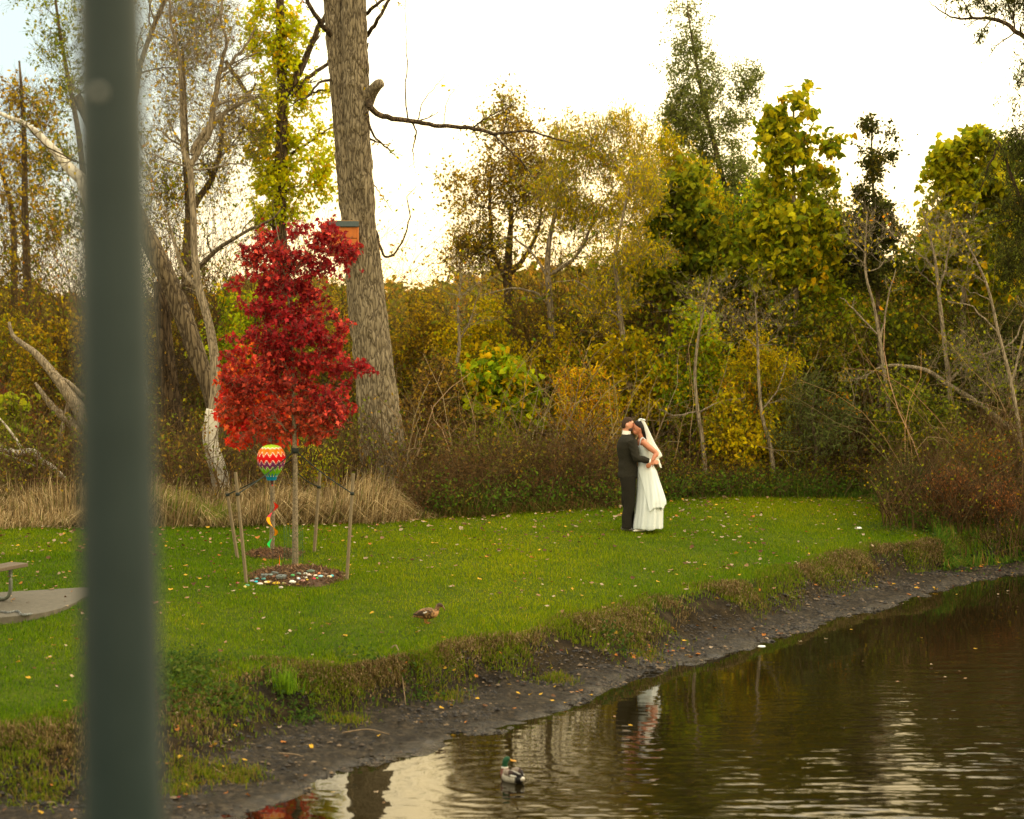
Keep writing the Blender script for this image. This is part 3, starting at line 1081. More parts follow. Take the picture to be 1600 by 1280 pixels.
f = 1 + 0.035 * np.sin(ta * 5 + kk * 0.011) + 0.09 * np.exp(-kk / 33.0) * np.sin(ta * 4)
f = f + furrow(ta, zz_, 0.33, 11) / R[kk]
V = ctr + off * f[:, None]
mb = MB().add(V, F)
# second stem fused on the right side
t2 = [at(*q) for q in ((578, 430, Yb - .05), (570, 330, Yb - .12), (561, 250, Yb - .18), (557, 170, Yb - .2), (555, 100, Yb - .2), (553, 0, Yb - .2), (563, -150, Yb - .2), (590, -420, Yb))]
P2 = resample(t2, 260)
R2 = np.interp(np.linspace(0, 1, 260), np.linspace(0, 1, 8), np.array((14, 30, 37, 37, 37, 35, 28, 18)) / s / 2)
V, F = tubes(P2[None], R2[None], 90)
ctr = np.repeat(P2, 90, 0)
ta2 = np.tile(np.arange(90), 260) / 90 * 2 * pi
k2 = np.repeat(np.arange(260), 90)
V = ctr + (V - ctr) * (1 + furrow(ta2, k2 * 0.045, 0.21, 31) / R2[k2])[:, None]
mb.add(V, F)
mb.build('trunk', M_BARKBIG, root)
rng = np.random.default_rng(3)
mb = MB()
# broken stub
V, F = tube([at(572, 165, Yb - .1), at(580, 146, Yb - .3), at(590, 133, Yb - .45), at(597, 130, Yb - .5)], np.array((22, 19, 17, 13)) / s / 2, 10)
mb.add(V, F)
mb.build('broken_stub', M_BARKBIG, root)
mb = MB()
allP = []
limbs_b = [
    ([(577, 150), (577, 165), (590, 178), (618, 184), (660, 191), (700, 196), (745, 200), (772, 207), (800, 204), (830, 203), (862, 213), (885, 218), (897, 221)], (11, 10, 9, 8, 7, 6.5, 6, 5, 4, 3.5, 3, 2, 1.2), 5),
    ([(770, 207), (790, 228), (812, 250), (838, 282)], (4, 3, 2.4, 1), 5),
    ([(636, 186), (633, 150), (636, 100), (634, 40), (632, -30)], (2.6, 2.2, 1.8, 1.2, .8), 2),
    ([(642, 188), (650, 206), (646, 232), (648, 256)], (3.4, 2.6, 2, 1), 4),
    ([(738, 196), (760, 184), (790, 168), (808, 156)], (3, 2.4, 1.6, .8), 3),
    ([(650, 186), (662, 160), (686, 130), (700, 114)], (2.2, 1.6, 1.2, .6), 1),
    ([(692, 192), (698, 160), (712, 138), (730, 116)], (1.8, 1.2, .9, .5), 1),
    ([(573, 162), (574, 185), (586, 215), (606, 232), (618, 243)], (6, 4.4, 3.4, 2.6, 1.4), 6),
    ([(571, 50), (590, 32), (604, 8), (625, -20), (660, -60)], (7, 6, 4.4, 3.4, 2), 6),
    ([(570, 16), (590, 6), (616, -6), (650, -30)], (6, 5, 4, 2), 5),
    ([(572, 62), (572, 100), (576, 138)], (2.5, 2, 1.4), 4),
    ([(585, 360), (600, 400), (624, 385), (640, 340), (636, 310), (650, 290)], (4, 4, 3, 2.2, 1.6, .8), 3),
    ([(580, 285), (596, 305), (612, 330)], (2, 1.4, .7), 3),
    ([(574, 213), (590, 222), (606, 226)], (4, 2.4, 1.2), 4),
    ([(520, 120), (500, 130), (485, 150), (470, 158), (455, 168)], (5, 4, 3, 2.5, 1.5), 4),
    ([(520, 60), (490, 20), (470, -30)], (9, 7, 5), 4),
    ([(545, -120), (600, -200), (700, -260), (780, -270)], (16, 12, 8, 3), 10),
    ([(535, -160), (440, -260), (380, -380)], (18, 12, 5), 10),
]
for lp, lw, nb in limbs_b:
    pp = np.array([at(q[0], q[1], Yb - 0.5) for q in lp])
    pp[0, 1] = Yb
    pp[:, 1] += np.linspace(0, 0.25, len(pp)) * rng.normal()
    kq = max(10, len(pp) * 4)
    LP = resample(pp, kq)
    LP[1:-1] += rng.normal(size=(kq - 2, 3)) * 0.008
    LR = np.interp(np.linspace(0, 1, kq), np.linspace(0, 1, len(lw)), lw) / s / 2
    V, F = tubes(LP[None], LR[None], 8)
    mb.add(V, F)
    g1, r1 = grow(rng, LP[None], LR[None], nb, 0.2, 1.0, 0.85, 0.16, 7, 0.22, 0.04, 0.4, 0.3, rmin=0.004)
    g2, r2 = grow(rng, g1, r1, 3, 0.2, 1.0, 0.7, 0.5, 5, 0.2, 0.04, 0.6, 0.4, rmin=0.003)
    for gq, rq in ((g1, r1), (g2, r2)):
        V, F = tubes(gq, rq, 4)
        mb.add(V, F)
    allP.append(g2)
mb.build('branch', M_BARKDARK, root)
pts_ = np.concatenate([q.reshape(-1, 3) for q in allP])
pos = pts_[rng.integers(0, len(pts_), 160)]
V, F, Cx = leaves(rng, pos, 0.06, PAL_YEL)
MB().add(V, F, Cx).build('leaves', M_LEAF, root, smooth=False)

# --- trees behind, left to right ------------------------------------------------
plant('leaning_willow', 'thick leaning willow trunk running up behind the grey post, bark peeling', 'tree', 39.5,
      [(352, 790), (345, 700), (330, 620), (305, 545), (275, 465), (240, 390), (200, 310), (165, 240), (120, 150)], [26, 22, 24, 28, 30, 30, 26, 22, 14],
      ells=[(120, 60, 90, 120), (60, 160, 70, 80)], ncl=40, nleaf=1500, size=0.07, pal=PAL_OLV, seed=21, bark=M_BARKOLD, tmpl=NARROW, start=0.6,
      limbs=[([(268, 450), (285, 448), (310, 420), (345, 385), (385, 362), (420, 345), (440, 325)], [10, 9, 8, 6.5, 5, 4, 2]),
             ([(200, 310), (206, 200), (222, 90), (262, -10)], [12, 9, 8, 7])])
plant('dead_snag', 'dead forked tree stripped to pale wood at its foot, beside the red maple', 'tree', 36.6,
      [(348, 775), (341, 735), (329, 690), (331, 650), (337, 600), (334, 550), (325, 500), (312, 455), (304, 400), (302, 330), (297, 262)], [17, 16, 14, 13, 16, 15, 13, 13, 11, 10, 10],
      ells=[(290, 130, 75, 120), (350, 140, 60, 100), (260, 60, 60, 80), (330, 30, 70, 60)], ncl=80, nleaf=500, size=0.07, pal=PAL_OCH, seed=22, bark=M_BARKGREY, start=0.75, twigs=7, twl=0.7,
      limbs=[([(297, 262), (310, 235), (330, 200), (334, 160), (342, 118), (352, 70), (347, 30), (350, -30)], [10, 10, 9.5, 9, 8, 5, 4, 3]),
             ([(297, 262), (287, 230), (286, 150), (280, 90), (268, 30), (262, -30)], [12, 9, 8, 6, 4, 3]),
             ([(342, 118), (360, 100), (385, 70), (400, 40)], [7, 5, 4, 2]),
             ([(300, 240), (312, 215), (345, 180), (380, 160), (400, 150)], [9, 9, 7, 6, 3]),
             ([(330, 690), (322, 676), (320, 668)], [9, 8, 9], 0),
             ([(300, 265), (330, 264), (362, 255), (395, 262)], [4, 3, 2.5, 1]),
             ([(296, 262), (260, 250), (225, 235)], [4, 3, 1.5]),
             ([(312, 455), (285, 420), (270, 370), (255, 330)], [9, 7, 5, 3])])
# bare pale foot of the snag is a part of its own
sn = bpy.data.objects['dead_snag']
pp = np.array([at(*q, 36.55) for q in ((349, 778), (341, 735), (329, 692), (331, 655), (333, 640))])
MB().add(*tube(pp, np.array((25, 22.5, 20.5, 19.5, 18)) / S(36.55) / 2 * 1.2, 14, k=24)).build('bare_wood', M_BARE, sn)

plant('vine_wrapped_trunk', 'dark broken trunk wrapped in dead vines just right of the grey post', 'tree', 40.5,
      [(292, 790), (283, 740), (274, 680), (266, 610), (258, 540), (252, 470), (248, 440)], [46, 40, 36, 30, 26, 24, 16], ells=[(262, 600, 26, 80), (275, 700, 26, 50), (252, 500, 20, 50)], ncl=120, nleaf=300, size=0.06, pal=PAL_BRN,
      seed=23, bark=M_BARKDARK, start=0.1, twigs=8, twl=0.5, shell=1.2)
plant('yellow_vine_tree', 'tall dark trunked tree clad in yellow leaves rising above the red maple', 'tree', 46,
      [(434, 800), (436, 600), (438, 420), (436, 330), (440, 220), (441, 130), (438, 50), (436, -60), (430, -200)], [30, 26, 24, 23, 20, 16, 14, 12, 8],
      ells=[(408, 70, 20, 55), (404, 30, 14, 30), (420, 170, 28, 50), (452, 60, 26, 60), (425, 215, 45, 32), (488, 235, 38, 42), (428, 275, 50, 45), (500, 290, 26, 38), (440, 335, 60, 22), (470, 160, 24, 40), (440, 100, 16, 100), (440, 260, 22, 90)],
      ncl=150, nleaf=12500, size=0.10, pal=[(lin(196, 188, 18), 6), (lin(172, 180, 22), 4), (lin(206, 168, 14), 1.5), (lin(140, 150, 22), 2)], seed=24, bark=M_BARKDARK, start=0.25, twl=0.35,
      limbs=[([(442, 150), (462, 125), (480, 85), (500, 40), (524, 0), (550, -60)], [13, 12, 10, 9, 7, 5]),
             ([(456, 150), (478, 125), (505, 104), (530, 85)], [8, 7, 6, 4]),
             ([(466, 165), (480, 150), (500, 142), (520, 142)], [5, 4, 4, 3]),
             ([(352, 95), (375, 130), (400, 165), (420, 182)], [7, 7, 7, 8]),
             ([(455, 240), (480, 225), (505, 205), (530, 195)], [5, 4, 3, 2])])
plant('bare_crown_tree', 'bare many-stemmed tree with fine twigs between the post and the yellow tree', 'tree', 45,
      [(300, 800), (298, 600), (292, 430), (296, 330), (290, 240), (288, 160), (286, 80)], [26, 24, 18, 14, 12, 8, 4],
      ells=[(285, 110, 50, 110), (240, 230, 30, 90), (330, 260, 50, 60), (260, 320, 50, 60), (370, 200, 40, 60), (300, 40, 60, 60)], ncl=230, nleaf=5200, size=0.075, pal=PAL_YEL, seed=25, bark=M_BARK, start=0.3, twigs=8, twl=0.8,
      limbs=[([(296, 330), (325, 290), (345, 230), (350, 180), (380, 160), (400, 130)], [12, 10, 8, 7, 5, 3])], twr=0.3)
for i, (nm, lab, tr, wd, el, sd, nl) in enumerate((
    ('broken_top_tree', 'slim tree with a snapped top at the left edge, ochre leaves', [(40, 800), (40, 600), (42, 440), (39, 330), (38, 230), (35, 160), (30, 95)], [16, 14, 13, 11, 9, 6, 3],
     [(40, 270, 40, 80), (65, 200, 30, 60), (25, 170, 28, 40), (60, 380, 40, 60)], 31, 2200),
    ('slender_tree', 'slender curving tree at the far left edge with thin ochre foliage', [(20, 800), (22, 600), (22, 440), (20, 340), (6, 280), (-20, 210)], [14, 13, 11, 9, 6, 3],
     [(0, 330, 40, 60), (5, 250, 30, 50), (20, 420, 40, 50)], 32, 1600),
    ('arching_tree', 'thin arching tree at top left with airy grey-green foliage beside the post', [(150, 800), (146, 600), (140, 400), (126, 230), (108, 130), (92, 40), (80, -60)], [16, 14, 12, 9, 7, 5, 3],
     [(90, 60, 40, 60), (110, 150, 30, 60), (80, 260, 45, 60), (100, 330, 40, 60), (60, 0, 40, 40)], 33, 3000))):
    plant(nm, lab, 'tree', 50 + i * 2, tr, wd, ells=el, ncl=90, nleaf=nl, size=0.10, pal=PAL_OLV if i == 2 else PAL_OCH, seed=sd, bark=M_BARK, start=0.3, twigs=7, twl=0.7)
# pale dead limb leaning across at upper left
mb = MB()
pp = [at(*q, 44) for q in ((130, 282), (108, 262), (82, 232), (58, 208), (38, 193), (15, 184), (-15, 170))]
mb.add(*tube(pp, np.array((20, 17, 13, 10, 8, 7, 5)) / S(44) / 2, 8))
pp2 = [at(*q, 44) for q in ((250, 800), (215, 600), (170, 400), (128, 280))]
mb.add(*tube(pp2, np.array((34, 30, 24, 20)) / S(44) / 2, 10))
o = mb.build('pale_leaning_trunk', M_BARE, origin=tuple(pp2[0]))
tag(o, 'bare pale trunk whose tip arches out left of the post, high up', 'dead tree')

# fallen and broken limbs at left
mb = MB()
for lp, lw in (([(150, 690), (125, 642), (100, 606), (78, 578), (55, 552), (36, 538), (20, 524), (14, 503)], (27, 23, 18, 14, 11, 9, 7, 4)),
               ([(130, 620), (108, 598), (90, 588), (80, 574)], (8, 6, 5, 2)), ([(150, 700), (110, 660), (82, 636), (55, 598)], (22, 16, 12, 4)),
               ([(112, 612), (100, 660), (86, 715)], (8, 8, 10))):
    pp = [at(*q, 38.5) for q in lp]
    mb.add(*tube(pp, np.array(lw) / S(38.5) / 2, 9))
pb = at(150, 690, 38.5)
o = mb.build('split_fallen_trunk', M_BARKGREY, origin=tuple(pb))
tag(o, 'split fallen trunk curving up to a pale tip left of the post', 'fallen tree')
mb = MB()
for lp, lw in (([(-40, 690), (0, 699), (25, 708), (52, 706), (66, 722), (82, 731), (104, 750)], (12, 11, 10, 11, 12, 10, 6)), ([(36, 706), (22, 682), (0, 655), (-20, 640)], (5, 4, 3, 2)),
               ([(0, 707), (30, 718), (60, 730), (80, 732)], (3, 3, 3, 3))):
    pp = [at(*q, 37.2) for q in lp]
    mb.add(*tube(pp, np.array(lw) / S(37.2) / 2, 8))
pb = at(60, 715, 37.2)
o = mb.build('fallen_branch', M_BARE, origin=tuple(pb))
tag(o, 'pale fallen branch lying in the dry grass at the left edge', 'fallen branch')

# --- centre ---------------------------------------------------------------------
plant('bare_spreading_tree', 'grey bare tree with a wide twiggy crown right of the big trunk', 'tree', 46,
      [(790, 800), (792, 620), (795, 500), (793, 430), (796, 380), (800, 330)], [20, 18, 15, 14, 11, 5],
      ells=[(790, 250, 60, 70), (740, 320, 60, 60), (840, 310, 60, 70), (800, 185, 30, 30), (728, 400, 34, 36), (870, 240, 50, 50), (770, 390, 60, 40)], ncl=270, nleaf=12500, size=0.075, pal=PAL_OCH, seed=41, bark=M_BARK, start=0.35, twigs=8, twl=0.6,
      limbs=[([(793, 440), (770, 390), (765, 320), (768, 250)], [9, 7, 5, 2]), ([(795, 430), (825, 395), (840, 360), (850, 300)], [9, 7, 5, 2])])
plant('yellow_leaved_tree', 'grey-stemmed tree with golden drooping leaves standing left of the couple', 'tree', 43,
      [(872, 790), (872, 700), (868, 600), (860, 480), (856, 400), (868, 330), (880, 280)], [13, 12, 12, 11, 9, 6, 3],
      ells=[(900, 230, 55, 45), (950, 250, 50, 60), (870, 300, 55, 50), (970, 200, 25, 30), (1000, 250, 30, 50), (900, 350, 70, 50), (965, 330, 45, 50)], ncl=230, nleaf=16000, size=0.085, pal=PAL_YEL, tmpl=NARROW, droop=0.9, seed=42,
      bark=M_BARKGREY, start=0.3, twl=0.5, limbs=[([(858, 440), (835, 400), (800, 370), (780, 380)], [5, 4, 3, 1.5]), ([(862, 480), (840, 460), (800, 450), (750, 460), (700, 440)], [5, 4, 3, 2, 1]),
                                                    ([(856, 430), (900, 400), (930, 340), (960, 290)], [7, 5, 4, 2])])
plant('thin_grey_tree', 'thin grey tree rising straight behind the couple through yellow leaves', 'tree', 41,
      [(1000, 790), (992, 660), (985, 610), (975, 540), (966, 460), (962, 400), (975, 330), (990, 270)], [13, 12, 11, 9, 8, 6, 4, 2],
      ells=[(990, 400, 60, 60), (940, 480, 50, 50), (1010, 300, 40, 50)], ncl=110, nleaf=7500, size=0.085, pal=PAL_YEL, tmpl=NARROW, seed=43, bark=M_BARKGREY, start=0.3, droop=0.6,
      limbs=[([(978, 600), (1020, 560), (1080, 540), (1120, 548)], [4, 3, 2, 1]), ([(985, 620), (1010, 650), (1035, 645), (1075, 652)], [4, 3.5, 3, 1.5]), ([(970, 500), (940, 470), (900, 440), (870, 440)], [4, 3, 2, 1])])
plant('tall_poplar', 'tall narrow airy tree with small grey-green leaves, highest on the right', 'tree', 47,
      [(1166, 800), (1160, 600), (1152, 450), (1140, 350), (1122, 250), (1104, 180), (1090, 110), (1078, 40), (1074, 5)], [20, 17, 14, 12, 9, 7, 5, 3, 1.5],
      ells=[(1076, 35, 22, 32), (1080, 80, 40, 35), (1085, 130, 52, 40), (1090, 190, 62, 45), (1100, 250, 70, 50), (1165, 150, 24, 45), (1165, 210, 35, 50), (1150, 300, 80, 55), (1050, 215, 25, 45), (1130, 360, 80, 50), (1040, 300, 30, 40)],
      ncl=300, nleaf=46000, size=0.056, pal=PAL_GRG, seed=44, bark=M_BARK, start=0.3, twigs=6, twl=0.42, up=0.12)
plant('catalpa_tree', 'upright young tree with very large yellow-green drooping leaves right of the tall airy one', 'tree', 42,
      [(1240, 800), (1242, 620), (1244, 480), (1243, 380), (1240, 290), (1240, 210), (1240, 140)], [12, 11, 9, 8, 6, 5, 2.5],
      ells=[(1240, 150, 20, 26), (1240, 195, 30, 30), (1205, 195, 22, 30), (1235, 240, 45, 32), (1290, 222, 32, 12), (1225, 290, 50, 36), (1280, 280, 28, 24), (1240, 350, 70, 45), (1240, 420, 70, 50), (1200, 350, 40, 40), (1290, 370, 45, 40)],
      ncl=210, nleaf=8500, size=0.118, pal=PAL_CAT, tmpl=HEART, droop=1.2, upb=0.8, seed=45, bark=M_BARKGREY, start=0.4, twigs=4, level2=3, twl=0.32, jitter=0.05)
plant('grape_draped_tree', 'broad rounded tree with big deep green leaves above and right of the couple', 'tree', 42.5,
      [(1050, 800), (1052, 650), (1048, 520), (1050, 420), (1055, 320)], [12, 11, 9, 7, 3],
      ells=[(1050, 320, 50, 40), (1100, 350, 50, 45), (1030, 390, 50, 50), (1080, 430, 70, 50), (1000, 440, 40, 35), (1070, 280, 34, 30), (1140, 400, 50, 50)], ncl=200, nleaf=8000, size=0.12, pal=PAL_GRN, tmpl=HEART, droop=1.1, upb=0.8, seed=46, bark=M_BARK, start=0.4,
      twigs=4, level2=3, twl=0.34, jitter=0.05)
plant('golden_leaf_tree', 'slim tree with hanging golden narrow leaves between the couple\'s tree and the green one', 'tree', 44.5,
      [(1020, 800), (1022, 600), (1020, 420), (1030, 320), (1035, 240)], [11, 10, 8, 5, 2],
      ells=[(1040, 250, 38, 40), (1010, 290, 35, 50), (1070, 290, 40, 50), (1100, 350, 40, 50)], ncl=90, nleaf=11000, size=0.10, pal=PAL_YEL, tmpl=NARROW, droop=1.0, seed=47, bark=M_BARK, start=0.4)
plant('broad_yellow_tree', 'broad small-leaved yellow-green tree filling in below the tall airy one', 'tree', 45,
      [(1165, 800), (1163, 640), (1158, 520), (1160, 430), (1165, 350)], [13, 12, 10, 7, 3],
      ells=[(1130, 370, 55, 55), (1190, 350, 45, 55), (1175, 420, 80, 50), (1100, 320, 40, 50), (1210, 420, 50, 40), (1060, 440, 60, 40)], ncl=220, nleaf=21000, size=0.085, pal=PAL_YGR + PAL_OLV[:1], seed=51, bark=M_BARK, start=0.3, twigs=6, twl=0.45)
plant('olive_gold_tree', 'low olive and gold tree joining the large-leaved tree to the spindly one', 'tree', 44.5,
      [(1310, 800), (1308, 640), (1306, 520), (1300, 420), (1298, 350)], [12, 11, 9, 6, 3],
      ells=[(1300, 390, 50, 50), (1335, 430, 60, 40), (1285, 330, 28, 40), (1260, 440, 50, 40)], ncl=180, nleaf=15000, size=0.085, pal=PAL_OLV + PAL_YGR[:1], seed=52, bark=M_BARK, start=0.3, twigs=6, twl=0.45)
plant('right_yellow_tree', 'wide small-leaved yellow-olive tree behind the large leaves near the right edge', 'tree', 44,
      [(1530, 800), (1528, 640), (1526, 500), (1530, 400), (1540, 320)], [14, 13, 11, 7, 3],
      ells=[(1450, 410, 50, 50), (1500, 380, 55, 60), (1570, 400, 60, 70), (1590, 270, 44, 60), (1540, 300, 44, 50), (1620, 340, 60, 70), (1480, 440, 80, 40)], ncl=260, nleaf=24000, size=0.085, pal=PAL_YGR[1:] + PAL_OLV, seed=53, bark=M_BARK, start=0.3, twigs=6, twl=0.5)
plant('spindly_tree', 'spindly small-leaved dark tree with two pointed tips against the white sky', 'tree', 42,
      [(1378, 800), (1374, 620), (1372, 480), (1368, 380), (1364, 290), (1362, 230), (1362, 185)], [9, 8, 7, 6, 4, 3, 1.5],
      ells=[(1362, 205, 10, 26), (1392, 235, 9, 26), (1365, 260, 24, 26), (1350, 310, 26, 30), (1365, 350, 44, 34), (1345, 390, 36, 36), (1390, 375, 22, 26), (1360, 430, 44, 36)],
      ncl=130, nleaf=11000, size=0.075, pal=PAL_DRK, seed=48, bark=M_BARK, start=0.4, twigs=4, twl=0.28, up=0.2)
plant('bigleaf_tree', 'spreading tree with large yellow-green leaves near the right edge', 'tree', 41,
      [(1505, 800), (1508, 620), (1505, 480), (1510, 380), (1515, 300), (1525, 220)], [12, 11, 9, 7, 5, 3],
      ells=[(1525, 225, 32, 30), (1480, 245, 38, 20), (1455, 275, 26, 14), (1520, 290, 50, 36), (1480, 330, 34, 34), (1560, 330, 40, 50), (1490, 390, 50, 36), (1550, 420, 50, 50)],
      ncl=200, nleaf=8000, size=0.115, pal=PAL_CAT, tmpl=HEART, droop=1.1, upb=0.8, seed=49, bark=M_BARKGREY, start=0.4, twigs=4, level2=3, twl=0.32, jitter=0.05)
plant('edge_willow', 'dark narrow-leaved tree at the right edge, one branch reaching in at the top', 'tree', 39,
      [(1650, 800), (1645, 600), (1635, 420), (1625, 300), (1620, 180), (1625, 60), (1630, -80)], [30, 26, 22, 18, 16, 13, 9],
      ells=[(1598, 170, 22, 40), (1592, 240, 30, 45), (1590, 320, 34, 50), (1600, 10, 36, 30), (1555, 10, 40, 16), (1640, 120, 50, 90), (1600, -60, 80, 40), (1680, 260, 60, 90), (1590, 400, 40, 50)],
      ncl=190, nleaf=24000, size=0.09, pal=PAL_DRK[:2] + [(lin(98, 104, 40), 3)], tmpl=NARROW, seed=50, bark=M_BARKDARK, start=0.3, twl=0.4, droop=0.8,
      limbs=[([(1625, 75), (1600, 58), (1575, 38), (1550, 30), (1520, 28), (1490, 28), (1468, 16), (1452, 2)], [10, 8, 7, 6, 4, 3, 2.2, 1.2]), ([(1520, 28), (1510, 12), (1500, -8)], [3, 2, 1]),
             ([(1632, 400), (1600, 330), (1575, 260), (1560, 220)], [10, 7, 5, 2]), ([(1560, 230), (1545, 260), (1530, 300)], [4, 3, 1.5]), ([(1550, 30), (1535, 50), (1528, 66)], [2.4, 1.6, 1])])
BARE = [
    ('forked_sapling', 'bare forked grey sapling in front of the right-hand thicket', 39.5, [(1487, 700), (1484, 620), (1476, 540), (1468, 470), (1460, 400), (1442, 330)], [8, 7, 6.5, 6, 4, 2], [([(1466, 460), (1475, 420), (1490, 350)], [4, 3, 1.5]), ([(1462, 420), (1400, 370), (1360, 340)], [2.5, 2, 1])], 61),
    ('grey_sapling', 'straight bare grey sapling right of the couple under the curved branch', 39.2, [(1394, 745), (1390, 660), (1384, 600), (1376, 540), (1366, 480), (1352, 420), (1355, 330)], [8, 7, 6, 6, 4.5, 4, 2], [([(1374, 525), (1340, 490), (1312, 465)], [3, 2.4, 1]), ([(1376, 530), (1386, 480), (1400, 420)], [3.5, 2.5, 1.5])], 62),
    ('pale_sapling', 'pale slanting sapling stem just right of the bride', 39.2, [(1105, 752), (1098, 690), (1090, 640), (1086, 580), (1094, 510), (1110, 440)], [8, 7, 6, 5, 4, 2], [([(1092, 640), (1060, 650), (1030, 640)], [3, 2, 1]), ([(1092, 645), (1125, 628), (1165, 622)], [3, 2, 1])], 63),
    ('slanting_sapling', 'slanting thin sapling midway along the lawn\'s far edge', 39.2, [(1212, 748), (1204, 700), (1192, 655), (1186, 600), (1184, 540), (1180, 470)], [8, 7, 6, 5, 4, 2], [([(1190, 640), (1215, 610), (1230, 560)], [2.5, 2, 1])], 64),
    ('brush_stem', 'thin dark stem standing in the ochre brush right of the big trunk', 41, [(705, 640), (712, 590), (718, 540), (716, 480), (722, 430)], [7, 6, 5, 4, 2], [([(715, 540), (735, 500), (750, 450)], [3, 2, 1])], 65),
    ('edge_sapling', 'bare arching stems tangled at the far right edge', 37.5, [(1590, 800), (1595, 700), (1580, 600), (1560, 520), (1540, 440), (1500, 360)], [8, 7, 6, 5, 4, 2], [([(1580, 600), (1600, 520), (1612, 440)], [4, 3, 2]), ([(1560, 520), (1520, 480), (1480, 470)], [3, 2, 1])], 66),
]
for nm, lab, Yd, tr, wd, lb, sd in BARE:
    plant(nm, lab, 'sapling', Yd, tr, wd, ells=[(tr[-1][0], tr[-1][1] + 30, 45, 60)], ncl=22, nleaf=160, size=0.07, pal=PAL_YEL, seed=sd, bark=M_BARKGREY, start=0.5, twl=0.5, twigs=4, limbs=lb, limb_twigs=5)
# curved bare branch low on the right
plant('curved_branch_bush', 'bush with one long bare branch curving over the shrubs at right', 'bush', 38.6,
      [(1625, 760), (1590, 690), (1560, 655), (1520, 625), (1480, 600), (1450, 580), (1420, 573), (1385, 572), (1350, 588)], [13, 10, 9, 9, 8, 7, 6, 4.5, 2],
      ells=[(1560, 600, 60, 60), (1500, 560, 60, 50), (1360, 590, 50, 22)], ncl=60, nleaf=1500, size=0.06, pal=PAL_OLV, seed=67, bark=M_BARKGREY, start=0.05, twl=0.45,
      limbs=[([(1385, 572), (1370, 575), (1350, 590), (1335, 592)], [3, 2.4, 2, 1]), ([(1480, 600), (1520, 560), (1575, 540), (1600, 500)], [5, 4, 3, 2])])

